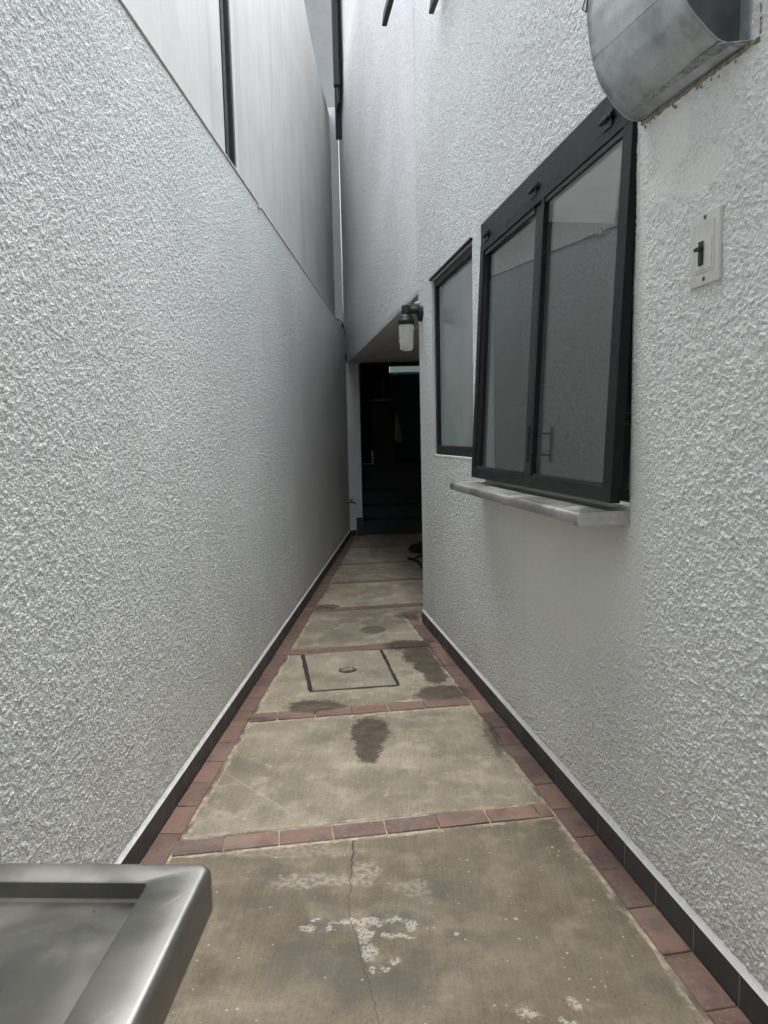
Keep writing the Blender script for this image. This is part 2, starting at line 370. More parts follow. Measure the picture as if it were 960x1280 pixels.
def mk_glass():
    t = NT('dark_window_glass')
    tr = t.n('ShaderNodeBsdfTransparent', {0: (.90, .93, .92, 1)})
    gl = t.n('ShaderNodeBsdfGlossy', {'Color': (.95, .96, .96, 1), 'Roughness': .012})
    bf = t.n('ShaderNodeNewGeometry').outputs['Backfacing']
    fr = t.n('ShaderNodeFresnel', {'IOR': t.math('SUBTRACT', 1.5, t.math('MULTIPLY', bf, 1.5 - 1 / 1.5))})
    f2 = t.math('MULTIPLY', fr.outputs[0], 1.0, clamp=True)
    mx = t.n('ShaderNodeMixShader', {0: f2, 1: tr.outputs[0], 2: gl.outputs[0]})
    t.t.links.new(mx.outputs[0], t.out.inputs['Surface'])
    return t.m
M['glass'] = mk_glass()
def mk_frost():
    t = NT('frosted_glass'); p = t.pos()
    n = t.noise(p, 3, 3, .6)
    t.set('Base Color', t.mix(t.rng(n, .3, .7), (.27, .325, .31), (.33, .385, .37)))
    t.set('Roughness', .14); t.set('Specular IOR Level', .7); t.set('IOR', 1.5)
    t.set('Normal', t.bump(t.noise(p, 160, 2), .25, .001)); return t.m
M['frost'] = mk_frost()
def mk_lampglass():
    t = NT('ribbed_lamp_glass'); t.set('Base Color', (.80, .80, .78, 1)); t.set('Roughness', .22)
    t.set('Transmission Weight', .45); t.set('IOR', 1.3); t.set('Specular IOR Level', .6); return t.m
M['lampglass'] = mk_lampglass()
def mk_clear():
    t = NT('daylight_pane'); tr = t.n('ShaderNodeBsdfTransparent', {0: (.22, .25, .245, 1)})
    gl = t.n('ShaderNodeBsdfGlossy', {'Roughness': .05}); mx = t.n('ShaderNodeMixShader', {0: .06, 1: tr.outputs[0], 2: gl.outputs[0]})
    t.t.links.new(mx.outputs[0], t.out.inputs['Surface']); return t.m
M['clear'] = mk_clear()

# ---------------------------------------------------------------- object helpers
WM = {}    # parent name -> world matrix
def tag(o, label=None, cat=None, group=None, kind=None):
    if label: o['label'] = label
    if cat: o['category'] = cat
    if group: o['group'] = group
    if kind: o['kind'] = kind
    return o
def empty(name, mat, label, cat, group=None):
    o = bpy.data.objects.new(name, None); COL.objects.link(o); o.empty_display_size = .1
    o.matrix_world = mat; WM[o.name] = mat.copy(); return tag(o, label, cat, group)
def link(name, me, mats, parent=None, mat=None):
    """me holds coordinates in the parent's frame when mat is None"""
    o = bpy.data.objects.new(name, me); COL.objects.link(o)
    if not isinstance(mats, (list, tuple)): mats = [mats]
    for mm in mats:
        if mm.name not in [x.name for x in me.materials if x]: me.materials.append(mm)
    if parent is not None: o.parent = parent
    if mat is not None: o.matrix_local = mat
    WM[o.name] = (WM[parent.name] if parent is not None else I4) @ (mat if mat is not None else I4)
    return o
class MB:
    def __init__(s): s.v = []; s.f = []
    def add(s, vs, fs):
        b = len(s.v); s.v += [tuple(x) for x in vs]; s.f += [tuple(b + i for i in f) for f in fs]; return s
    def box(s, x0, x1, y0, y1, z0, z1):
        vs = [(x, y, z) for x in (x0, x1) for y in (y0, y1) for z in (z0, z1)]
        return s.add(vs, [(0, 1, 3, 2), (4, 6, 7, 5), (0, 4, 5, 1), (2, 3, 7, 6), (0, 2, 6, 4), (1, 5, 7, 3)])
    def hexa(s, b4, t4):
        return s.add(list(b4) + list(t4), [(3, 2, 1, 0), (4, 5, 6, 7), (0, 1, 5, 4), (1, 2, 6, 5), (2, 3, 7, 6), (3, 0, 4, 7)])
    def tube(s, pts, r, n=10, closed=False, cap=True):
        pts = [Vector(p) for p in pts]; rs = r if isinstance(r, (list, tuple)) else [r] * len(pts)
        rings = []; prev = None
        for i, p in enumerate(pts):
            d = (pts[min(i + 1, len(pts) - 1)] - pts[max(i - 1, 0)]).normalized()
            a = Vector((0, 0, 1)) if abs(d.z) < .9 else Vector((1, 0, 0))
            if prev is not None: a = prev
            x = d.cross(a).normalized(); y = x.cross(d).normalized(); prev = y
            rings.append([p + (x * math.cos(k * 2 * math.pi / n) + y * math.sin(k * 2 * math.pi / n)) * rs[i] for k in range(n)])
        vs = [v for g in rings for v in g]; fs = []
        for i in range(len(rings) - 1):
            for k in range(n):
                k2 = (k + 1) % n; fs.append((i * n + k, i * n + k2, (i + 1) * n + k2, (i + 1) * n + k))
        if cap: fs.append(tuple(range(n))[::-1]); fs.append(tuple((len(rings) - 1) * n + k for k in range(n)))
        return s.add(vs, fs)
    def lathe(s, prof, c=(0, 0, 0), axis='Z', n=28, flute=0):
        vs = []
        for (r, z) in prof:
            for k in range(n):
                a = k * 2 * math.pi / n; rr = r * (1 + (flute if k % 2 else 0))
                q = (rr * math.cos(a), rr * math.sin(a), z)
                if axis == 'Y': q = (q[0], q[2], q[1])
                if axis == 'X': q = (q[2], q[0], q[1])
                vs.append((q[0] + c[0], q[1] + c[1], q[2] + c[2]))
        fs = []
        for i in range(len(prof) - 1):
            for k in range(n):
                k2 = (k + 1) % n; fs.append((i * n + k, i * n + k2, (i + 1) * n + k2, (i + 1) * n + k))
        fs.append(tuple(range(n))[::-1]); fs.append(tuple((len(prof) - 1) * n + k for k in range(n)))
        return s.add(vs, fs)
    def mesh(s, name, bevel=0.0, seg=2, smooth=False, weld=False):
        me = bpy.data.meshes.new(name); bm = bmesh.new()
        vs = [bm.verts.new(v) for v in s.v]
        for f in s.f:
            try: bm.faces.new([vs[i] for i in f])
            except ValueError: pass
        if weld: bmesh.ops.remove_doubles(bm, verts=bm.verts, dist=1e-5)
        bmesh.ops.recalc_face_normals(bm, faces=bm.faces)
        if bevel:
            es = [e for e in bm.edges if len(e.link_faces) == 2 and e.calc_face_angle(0) > .6]
            bmesh.ops.bevel(bm, geom=es, offset=bevel, segments=seg, affect='EDGES', profile=.6)
        bm.to_mesh(me); bm.free()
        if smooth:
            for p in me.polygons: p.use_smooth = True
            try: me.set_sharp_from_angle(angle=R(38))
            except Exception: pass
        return me
    def build(s, name, mats, parent=None, bevel=0.0, seg=2, smooth=False, mat=None, weld=False):
        return link(name, s.mesh(name, bevel, seg, smooth, weld), mats, parent, mat)
def panel(x0, x1, z0, z1, yf, yb, holes):
    """a wall slab with rectangular openings, in local x/z, front at yf, back at yb"""
    xs = sorted({x0, x1, *[h[0] for h in holes], *[h[1] for h in holes]})
    zs = sorted({z0, z1, *[h[2] for h in holes], *[h[3] for h in holes]})
    b = MB()
    def hole(i, j):
        if i < 0 or j < 0 or i >= len(xs) - 1 or j >= len(zs) - 1: return True
        cx, cz = (xs[i] + xs[i + 1]) / 2, (zs[j] + zs[j + 1]) / 2
        return any(h[0] < cx < h[1] and h[2] < cz < h[3] for h in holes)
    for i in range(len(xs) - 1):
        for j in range(len(zs) - 1):
            if hole(i, j): continue
            a, c, d, e = xs[i], xs[i + 1], zs[j], zs[j + 1]
            for y in (yf, yb): b.add([(a, y, d), (c, y, d), (c, y, e), (a, y, e)], [(0, 1, 2, 3)])
            if hole(i - 1, j): b.add([(a, yf, d), (a, yb, d), (a, yb, e), (a, yf, e)], [(0, 1, 2, 3)])
            if hole(i + 1, j): b.add([(c, yf, d), (c, yb, d), (c, yb, e), (c, yf, e)], [(0, 1, 2, 3)])
            if hole(i, j - 1): b.add([(a, yf, d), (c, yf, d), (c, yb, d), (a, yb, d)], [(0, 1, 2, 3)])
            if hole(i, j + 1): b.add([(a, yf, e), (c, yf, e), (c, yb, e), (a, yb, e)], [(0, 1, 2, 3)])
    return b
rng_ = np.random.default_rng(5)
def vnoise(x, z, cell, seed):
    tab = np.random.default_rng(seed).random((257, 257)); tab[256] = tab[0]; tab[:, 256] = tab[:, 0]
    u = x / cell + 37.3; v = z / cell + 11.7
    i = np.floor(u).astype(int); j = np.floor(v).astype(int); fu = u - i; fv = v - j
    fu = fu * fu * (3 - 2 * fu); fv = fv * fv * (3 - 2 * fv); i0 = i % 256; j0 = j % 256
    return (tab[i0, j0] * (1 - fu) + tab[i0 + 1, j0] * fu) * (1 - fv) + (tab[i0, j0 + 1] * (1 - fu) + tab[i0 + 1, j0 + 1] * fu) * fv
def stucco_height(x, z, size=1.0):
    wx = (vnoise(x, z, .021, 11) - .5) * .010; wz = (vnoise(x, z, .021, 12) - .5) * .010
    c, s_ = .8, .6
    xr, zr = (x + wx) * c - (z + wz) * s_, (x + wx) * s_ + (z + wz) * c
    a = vnoise(xr, zr, .0125 * size, 1); b = vnoise(x + wz, z + wx, .0085 * size, 2); d = vnoise(xr, zr, .034 * size, 3); e = vnoise(x, z, .16, 4)
    h = a * .95 + b * .65 + d * .40
    h = np.clip((h - .55) / .9, 0, 1.15); h = h * h * (2.2 - h)
    return h + e * .35
def stucco_sheet(name, mat, parent, xs, zs, sign, amp, size, holes=(), patches=(), at=None):
    X, Z = np.meshgrid(xs, zs, indexing='ij')
    hgt = stucco_height(X, Z, size)
    if patches:
        nz = (vnoise(X, Z, .07, 21) * .6 + vnoise(X, Z, .03, 22) * .4 - .5) * .8
        for (cx, cz, rx, rz, w) in patches:
            r = np.sqrt(((X - cx) / rx) ** 2 + ((Z - cz) / rz) ** 2) + nz
            k = np.clip((1.15 - r) / .45, 0, 1); k = k * k * (3 - 2 * k) * w
            hgt = hgt * (1 - .80 * k) + .45 * k
    fade = np.clip(np.minimum(np.minimum(X - xs[0], xs[-1] - X), np.minimum(Z - zs[0], zs[-1] - Z)) / .010, 0, 1)
    keep = np.ones((len(xs) - 1, len(zs) - 1), bool)
    xc = (xs[:-1] + xs[1:]) / 2; zc = (zs[:-1] + zs[1:]) / 2
    for (a, b, c, d) in holes:
        dx = np.maximum(np.maximum(a - X, X - b), 0); dz = np.maximum(np.maximum(c - Z, Z - d), 0)
        fade = np.minimum(fade, np.clip(np.sqrt(dx * dx + dz * dz) / .010, 0, 1))
        keep &= ~((xc[:, None] > a) & (xc[:, None] < b) & (zc[None, :] > c) & (zc[None, :] < d))
    Y = sign * (.0015 + (hgt - .12) * amp * (.15 + .85 * fade))
    co_ = np.stack([X, Y, Z], -1).reshape(-1, 3).astype(np.float32)
    nzv = len(zs); I, J = np.nonzero(keep); q = I * nzv + J
    quad = np.stack([q, q + nzv, q + nzv + 1, q + 1], -1)
    if sign > 0: quad = quad[:, ::-1]
    me = bpy.data.meshes.new(name); nf = len(quad)
    me.vertices.add(len(co_)); me.vertices.foreach_set('co', co_.ravel())
    me.loops.add(nf * 4); me.loops.foreach_set('vertex_index', np.ascontiguousarray(quad).astype(np.int32).ravel())
    me.polygons.add(nf); me.polygons.foreach_set('loop_start', np.arange(0, nf * 4, 4, dtype=np.int32))
    me.update(calc_edges=True); me.validate()
    me.polygons.foreach_set('use_smooth', np.ones(len(me.polygons), bool))
    return link(name, me, mat, parent, at)
def grade(a, b, fa, fb):      # sample positions whose spacing runs from fa to fb
    out = [a]
    while out[-1] < b: out.append(out[-1] + fa + (fb - fa) * (out[-1] - a) / (b - a))
    return np.array(out[:-1] + [b])
def snap(arr, vals):
    for v in vals: arr[np.argmin(abs(arr - v))] = v
    return arr
def on_wall(MM, x, y, z): return MM @ Matrix.Translation((x, y, z))
def xR(y, d=0): return CR.x + .155 * (CR.y - y) - d / math.cos(A_R)
def xL(y, d=0): return CL.x - .047 * (CL.y - y) + d / math.cos(A_L)
def sY(y): return (CR.y - y) / math.cos(A_R)
def tY(y): return (CL.y - y) / math.cos(A_L)

# ---------------------------------------------------------------- ground
g = MB(); g.box(-80, 80, -80, 80, -.5, -.06)
tag(g.build('ground', M['roof']), kind='structure')
pv = MB(); pv.box(-1.1, 1.9, -3.0, 9.42, -.055, -.0035)
paving = tag(pv.build('paving', M['mortar']), kind='structure')

BT = .012       # thickness of the baseboard tiles
BW = .078       # width of a border tile
def rough_slab(name, poly, mat, top=0.0, thick=.035, amp=.003, step=.03, bev=.004, parent=None, seed=0):
    rnd = random.Random(seed); pts = []
    n = len(poly)
    for i in range(n):
        a, c = Vector(poly[i]), Vector(poly[(i + 1) % n]); L = (c - a).length; k = max(1, int(L / step))
        nr = Vector(((c - a).y, -(c - a).x)).normalized()
        for j in range(k):
            q = a.lerp(c, j / k)
            if 0 < j: q = q - nr * abs(noise.noise(Vector((q.x * 14, q.y * 14, seed)))) * amp * 2.2 - nr * rnd.random() * amp * .5
            pts.append(q)
    m_ = len(pts); inner = []
    for i in range(m_):
        a, q, c = pts[i - 1], pts[i], pts[(i + 1) % m_]
        d = (c - a).normalized(); inner.append(q + Vector((-d.y, d.x)) * bev)
    vs = [(q.x, q.y, top) for q in inner] + [(q.x, q.y, top - bev * .8) for q in pts] + [(q.x, q.y, top - thick) for q in pts]
    fs = [tuple(range(m_))]
    for r_ in (0, 1):
        for i in range(m_):
            j = (i + 1) % m_; fs.append((r_ * m_ + i, (r_ + 1) * m_ + i, (r_ + 1) * m_ + j, r_ * m_ + j))
    b = MB(); b.add(vs, fs); return b.build(name, mat, parent)

# joint strips of red tile: near and far edge at x = 0; they run square to the house wall
SL = .150
strips = [(-1.90, -1.81), (-.86, -.77), (.17, .26), (1.20, 1.288), (2.215, 2.302), (3.262, 3.362), (4.265, 4.370), (5.315, 5.415), (6.325, 6.410), (7.265, 7.335), (8.385, 8.44)]
def yline(y0, x): return y0 + SL * x
def solve(y0, side, off):      # where a strip edge meets the left/right border's inner edge
    y = y0
    for _ in range(8):
        x = xL(y, off) if side < 0 else xR(y, off)
        y = yline(y0, x)
    return Vector((x, y))
inn = BT + BW + .007
YEND = 5.17
def right_pt(y0):
    p = solve(y0, 1, inn)
    if p.y > YEND: return Vector((1.45, yline(y0, 1.45)))
    return p
# tile meshes shared between copies
def tile_mesh(name, L, Wd, th, bev=.0022, seed=0):
    b = MB(); b.box(0, L, 0, Wd, -th, 0); me = b.mesh(name, bev, 1)
    rnd = random.Random(seed)
    for v in me.vertices: v.co += Vector((rnd.uniform(-.0008, .0008), rnd.uniform(-.0008, .0008), 0))
    return me
TP = .1765
cross_full = [tile_mesh('clay_tile_mesh', TP - .005, .082, .03, seed=i) for i in range(4)]
def place_tile(me, x, y, ang, z=.0015, sx=1.0, sy=1.0, name='floor_tile'):
    mt = Matrix.Translation((x, y, z + random.uniform(-.0012, .0012))) @ Matrix.Rotation(ang + random.uniform(-.004, .004), 4, 'Z') @ Matrix.Rotation(random.uniform(-.003, .003), 4, 'X')
    mt = mt @ Matrix.Diagonal((sx, sy, 1, 1))
    return link(name, me, M['red'], paving, mt)
sa = math.atan(SL)
for i, (n0, f0) in enumerate(strips):
    a = solve(n0, -1, inn); b = right_pt(n0)
    L = (b - a).length; e = (b - a).normalized()
    ph = {4: .162, 5: .13}.get(i, random.uniform(.06, .17)); wd = (f0 - n0) * math.cos(sa) - .006
    pos = 0.0; cuts = [0.0] + [ph + k * TP for k in range(20) if ph + k * TP < L - .02] + [L]
    for c0, c1 in zip(cuts, cuts[1:]):
        q = a + e * (c0 + .0025) + Vector((-e.y, e.x)) * .003
        place_tile(random.choice(cross_full), q.x, q.y, sa, sx=(c1 - c0 - .005) / (TP - .005), sy=wd / .082)
# border tiles along both walls, lined up with the baseboard tiles
bord = [tile_mesh('border_tile_mesh', TP - .0035, BW, .03, seed=10 + i) for i in range(4)]
base_me = [tile_mesh('baseboard_mesh', TP - .002, .0001, .01) for i in range(1)]
b_ = MB(); b_.box(0, TP - .0034, 0, BT, 0, .082); BBM = b_.mesh('baseboard_mesh', .0012, 1)
SR0 = sY(1.478) % TP
TL0 = tY(2.24) % TP
def wall_world(MM, x, y, z): return MM @ Vector((x, y, z))
k = 0
while True:
    t0 = TL0 - TP * 0 + k * TP - TP; k += 1
    if t0 > tY(-2.7): break
    t0c = max(t0, -.16)
    w = WM_L = ML @ Vector((t0c, BT + .001, 0))
    ang = math.atan2(ML.col[0][1], ML.col[0][0])
    place_tile(random.choice(bord), w.x, w.y, ang, sx=(TP - (t0c - t0)) / TP, name='border_tile')
k = 0
while True:
    s0 = SR0 + k * TP - TP * 3; k += 1
    if s0 > sY(-2.7): break
    if s0 < -.35: continue
    # house frame: y points into the house, so the tile lies on the negative side
    w = MR @ Vector((s0, -(BT + .001) - BW, 0)); ang = math.atan2(MR.col[0][1], MR.col[0][0])
    place_tile(random.choice(bord), w.x, w.y, ang, name='border_tile')
# concrete slabs
HX = [Vector((-.509, 4.222)), Vector((-.044, 4.255)), Vector((.050, 3.628)), Vector((-.392, 3.563))]
gap = .011
for i in range(len(strips) - 1):
    n0 = strips[i][1] + .006; f0 = strips[i + 1][0] - .006
    if i == 9: pass
    a = solve(n0, -1, inn + .004); b = right_pt(n0) - Vector((.004, 0)); c = right_pt(f0) - Vector((.004, 0)); d = solve(f0, -1, inn + .004)
    if a.y < YEND and c.y > YEND and b.x < 1: poly = [a, b, solve(YEND - .05, 1, inn), Vector((1.45, YEND + .12)), Vector((1.45, c.y)), d]
    else: poly = [a, b, c, d]
    if i == 5:    # slab round the inspection cover, open towards the strip behind it
        tl = Vector((HX[0].x - gap, yline(f0, HX[0].x - gap))); tr = Vector((HX[1].x + gap, yline(f0, HX[1].x + gap)))
        poly = [a, b, c, tr, HX[2] + Vector((gap, -.019)), HX[3] + Vector((-gap, -.019)), tl, d]
    rough_slab('concrete_slab', [tuple(q) for q in poly], M['concrete'], parent=paving, seed=i, amp=.006 if i in (3, 4, 5) else .004)
n0 = strips[-1][1] + .006; a = solve(n0, -1, inn)
rough_slab('concrete_slab', [tuple(a), (1.45, yline(n0, 1.45)), (1.45, 9.55), (xL(9.33, .02), 9.33)], M['concrete'], parent=paving, seed=30)
pit = MB(); pit.box(-.545, .09, 3.50, 4.255, -.0034, -.0030); pit.build('dark_joint', M['pit'], paving)
# back row of floor past the porch corner is mortar
# inspection cover
ic = empty('inspection_cover', Matrix.Translation((-.22, 3.91, 0)), 'square concrete inspection cover with dark joints and small round drain in the alley floor', 'manhole cover')
rough_slab('cover_slab', [(HX[3].x + .22, HX[3].y - 3.91), (HX[2].x + .22, HX[2].y - 3.91), (HX[1].x + .22, HX[1].y - 3.91), (HX[0].x + .22, HX[0].y - 3.91)], M['concrete'], parent=ic, top=-.001, seed=77, amp=.002)
dr = MB(); dr.lathe([(.0, .0), (.050, .0), (.050, .0022), (.0, .0024)], (-.005, -.03, -.001), n=24); dr.build('drain_plate', M['pit'], ic)
for k in range(6):
    a = k * math.pi / 6; q = MB(); c_, s_ = math.cos(a), math.sin(a)
    q.tube([(-.005 - c_ * .043, -.03 - s_ * .043, .003), (-.005 + c_ * .043, -.03 + s_ * .043, .003)], .0028, 6); q.build('drain_bar', M['mortar'], ic)

# ---------------------------------------------------------------- boundary wall on the left
bw = empty('boundary_wall', ML, 'long low wall of rough white stucco along the left of the alley', 'wall')
TEND = 12.2
b = MB(); b.box(-.20, TEND, -.30, 0, -.05, 2.652); w_ = b.build('wall', M['boundary'], bw)
stucco_sheet('stucco_coat', M['boundary'], bw, grade(-.17, 7.75, .0100, .0032), np.arange(.096, 2.6511, .0040), 1, .0027, .44)
b = MB(); b.box(-.20, TEND, -.05, .009, 2.6525, 2.662); b.build('coping', M['bead'], bw, bevel=.003)
b = MB()
pp = []
k = 0; t = -.17; top = []
while t < TEND:
    zt = .090 + .004 * noise.noise(Vector((t * 4, 1, 0))); top.append((t, zt)); t += .07
vs = []; n_ = len(top)
for (t, zt) in top: vs += [(t, 0.0, .0825), (t, BT + .001, .0825), (t, BT * .55, zt - .002), (t, 0.0005, zt + .008)]
fs = []
for i in range(n_ - 1):
    for j in range(4):
        j2 = (j + 1) % 4; fs.append((i * 4 + j, i * 4 + j2, (i + 1) * 4 + j2, (i + 1) * 4 + j))
b.add(vs, fs); b.build('plaster_bead', M['bead'], bw, smooth=True)
k = 0
while True:
    t0 = TL0 + (k - 1) * TP; k += 1
    if t0 > TEND - .2: break
    t0c = max(t0, -.165)
    link('baseboard_tile', BBM, M['base_tile'], bw, Matrix.Translation((t0c + .001, 0.0002, .0004)) @ Matrix.Diagonal(((TP - (t0c - t0)) / TP, 1, 1, 1)))
b = MB(); b.box(4.86, 4.91, .0002, .014, 2.628, 2.6515); b.build('chipped_edge', M['bead'], bw, bevel=.004)

MB().box(-.16, TEND - .01, -.002, .0112, .001, .080).build('grout_bed', M['mortar2'], bw)

# ---------------------------------------------------------------- neighbour's building above the boundary wall
nb = empty('neighbour_building', ML @ Matrix.Translation((0, -.14, 0)), 'tall smooth weathered plaster building rising behind the boundary wall on the left', 'building')
prof = [(-.45, 5.39), (.3, 5.40), (.97, 5.43), (1.3, 5.50), (1.65, 5.61), (2.6, 5.66), (2.62, 5.2), (3.6, 5.2), (3.62, 4.62)]
b = MB(); vs = []
for (t, z) in prof + [(4.83, 4.62)]: vs += [(t, 0, 0), (t, 0, z), (t, -.3, z), (t, -.3, 0)]
n_ = len(prof) + 1; fs = [(0, 1, 2, 3), tuple((n_ - 1) * 4 + q for q in (3, 2, 1, 0))]
for i in range(n_ - 1):
    for j in range(4):
        j2 = (j + 1) % 4; fs.append((i * 4 + j, (i + 1) * 4 + j, (i + 1) * 4 + j2, i * 4 + j2))
b.add(vs, fs); b.build('wall', M['neighbour'], nb)
b = MB(); b.box(5.03, 6.4, -.3, 0, 0, 3.95); b.build('wall', M['neighbour'], nb)
b = MB(); b.box(6.4005, TEND, -.3, 0, 0, 6.2); b.build('wall', M['neighbour'], nb)  # unseen near stretch, raised to darken the near end of the alley
b = MB(); b.box(-1.0, 4.8, -3.6, -1.75, 0, 8.6); b.build('added_sky_blocker', M['neighbour'], nb)  # unseen volume added to block sky light from the left
# dark steel channel between the two walls, leaning a hair
b = MB(); b.hexa([(4.832, -.12, 2.4), (4.948, -.12, 2.4), (4.948, -.055, 2.4), (4.832, -.055, 2.4)], [(4.858, -.12, 3.95), (4.972, -.12, 3.95), (4.972, -.055, 3.95), (4.858, -.055, 3.95)])
b.build('steel_channel', M['black'], nb)
b = MB(); b.hexa([(4.832, -.054, 2.4), (4.875, -.054, 2.4), (4.875, .012, 2.4), (4.832, .012, 2.4)], [(4.845, -.054, 3.95), (4.886, -.054, 3.95), (4.886, .012, 3.95), (4.845, .012, 3.95)])
b.build('channel_flange', plain('grey_steel_trim', (.05, .05, .055), .45, .2), nb)
b = MB(); b.hexa([(4.955, -.054, 2.4), (5.028, -.054, 2.4), (5.028, .006, 2.4), (4.955, .006, 2.4)], [(4.972, -.054, 3.95), (5.029, -.054, 3.95), (5.029, .006, 3.95), (4.972, .006, 3.95)])
b.build('channel_flange', M['black'], nb)
# pier at the slit and grey building beyond
pr = empty('corner_pier', Matrix.Translation((-.555, 9.62, 2.2)), 'narrow pale plaster pier in the slit between the two buildings', 'pier')
b = MB(); b.box(-.055, .065, -.06, .3, 0, 3.30); b.build('shaft', M['smooth'], pr, bevel=.006)
fb = empty('far_building', Matrix.Translation((-2.0, 10.1, 0)), 'grey rendered building seen through the slit high above the far end', 'building')
b = MB(); b.box(-3.0, 2.6, 0, .3, 2.9, 7.5); b.build('wall', M['far'], fb)

# ---------------------------------------------------------------- the house on the right
hs_ = empty('house', MR, 'white house on the right with rough stucco, black framed windows and an overhanging upper floor', 'house')
SW = (.405, 1.295, 1.185, 2.243)      # small window opening
BWN = (1.470, 2.885, 1.085, 2.268)    # large window opening
SEND = 7.4
b = panel(0, SEND, -.05, 2.262, 0, .16, [SW, BWN]); b.build('ground_floor_wall', M['house'], hs_)
b = MB(); b.box(0, .95, 0, .16, 2.2625, 4.45); b.build('ground_floor_wall', M['house'], hs_)
b = MB(); b.box(.9505, 2.40, 0, .16, 2.2625, 3.70); b.build('ground_floor_wall', M['house'], hs_)
b = MB(); b.box(2.4005, SEND, 0, .16, 2.2625, 6.3); b.build('ground_floor_wall', M['house'], hs_)  # unseen upper part raised to keep light off the near alley
stucco_sheet('stucco_coat', M['house'], hs_, grade(.004, .9495, .0070, .0064), grade(3.6905, 4.449, .010, .011), -1, .0028, .47)
b = MB(); b.add([(x, y, z) for y in (0, .16) for (x, z) in ((-4.83, 2.25), (-.0015, 2.25), (-.0015, 5.69), (-2.3, 5.70), (-2.3, 7.15), (-4.83, 7.15))], [tuple(range(6)), tuple(range(6, 12))] + [(k, (k + 1) % 6, 6 + (k + 1) % 6, 6 + k) for k in range(6)]); b.build('upper_wall', M['upper'], hs_)
xs_ = snap(grade(.004, 3.98, .0070, .0031), [SW[0], SW[1], BWN[0], BWN[1]]); zs_ = snap(np.concatenate([np.arange(.096, 2.75, .0037), grade(2.754, 3.69, .0045, .010)]), [SW[2], SW[3], BWN[2], BWN[3]])
stucco_sheet('stucco_coat', M['house'], hs_, xs_, zs_, -1, .0035, .47, [SW, BWN], PATCH)
stucco_sheet('stucco_coat', M['upper'], hs_, np.arange(-4.80, .0001, .0112), np.arange(2.262, 5.68, .0112), -1, .0030, 1.0)
# returns, partition, floors
b = MB(); b.box(0, .15, .161, 3.0, -.05, 2.262); b.build('porch_side_wall', M['smooth'], hs_)
b = MB(); b.box(-4.83, 0.0, .161, 3.0, 2.262, 2.36); b.build('soffit', M['soffit'], hs_)
b = MB(); b.box(0.001, 1.42, .161, 3.0, 2.405, 2.52).box(1.4201, SEND, .161, 1.62, 2.305, 2.40); b.build('floor_slab', M['smooth'], hs_)
b = MB(); b.box(-4.83, -.002, .161, 3.0, 3.6, 3.7); b.build('roof', M['roof'], hs_)
b = MB(); b.box(0, 1.42, .161, 3.0, 3.4, 3.5).box(1.4201, SEND, .161, 1.62, 3.4, 3.5); b.build('roof', M['roof'], hs_)
b = MB(); b.box(-.15, -.002, .161, 3.0, 2.36, 3.59); b.build('side_wall', M['house'], hs_)
b = MB(); b.box(-4.83, -.002, 1.9, 2.05, -.05, 3.59); b.build('rear_wall', M['smooth'], hs_)
b = panel(1.42, SEND, -.05, 3.5, 1.62, 1.75, [(2.4, 3.5, .85, 1.85)]); b.build('rear_wall', M['smooth'], hs_)  # unseen opening added so daylight reaches the partition
b = MB(); b.box(0, 1.42, 3.0, 3.15, -.05, 3.5); b.build('rear_wall', M['smooth'], hs_)
b = MB(); b.box(SEND - .15, SEND, .161, 1.62, -.05, 3.4); b.build('side_wall', M['house'], hs_)
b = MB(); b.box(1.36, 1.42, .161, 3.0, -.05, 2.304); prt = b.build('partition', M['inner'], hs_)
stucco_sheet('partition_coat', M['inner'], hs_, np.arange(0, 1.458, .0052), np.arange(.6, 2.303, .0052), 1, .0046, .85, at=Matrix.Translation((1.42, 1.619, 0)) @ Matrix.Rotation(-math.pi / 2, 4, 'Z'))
b = MB(); b.box(.151, SEND - .15, .161, 3.0, -.04, .02); b.build('room_floor', M['smooth'], hs_)
# conduit under the soffit
b = MB(); b.tube([(-.3, .30, 2.252), (-4.0, .30, 2.252)], .010, 8); b.build('conduit', M['soffit'], hs_)
for s_ in (-1.3, -2.4, -3.4):
    b = MB(); b.box(s_ - .012, s_ + .012, .28, .32, 2.238, 2.2615); b.build('conduit_clip', M['switch'], hs_, bevel=.002)
# baseboard tiles
k = 0
while True:
    s0 = SR0 + (k - 1) * TP; k += 1
    if s0 > SEND - .2: break
    s0c = max(s0, -BT)
    if s0 + TP < .02: continue
    link('baseboard_tile', BBM, M['base_tile'], hs_, Matrix.Translation((s0c + .001, -BT - .0002, .0004)) @ Matrix.Diagonal(((TP - (s0c - s0)) / TP, 1, 1, 1)))
b = MB(); vs = []; top = []; t = -.002
while t < SEND: top.append((t, .093 + .004 * noise.noise(Vector((t * 4, 5, 0))))); t += .07
for (t, zt) in top: vs += [(t, 0.0, .0825), (t, -BT - .001, .0825), (t, -BT * .55, zt - .002), (t, -.0005, zt + .012)]
n_ = len(top); fs = [(0, 1, 2, 3)]
for i in range(n_ - 1):
    for j in range(4):
        j2 = (j + 1) % 4; fs.append((i * 4 + j, i * 4 + j2, (i + 1) * 4 + j2, (i + 1) * 4 + j))
b.add(vs, fs); b.build('plaster_bead', M['bead'], hs_, smooth=True)

MB().box(.002, SEND - .01, -.0112, .002, .001, .080).build('grout_bed', M['mortar2'], hs_)
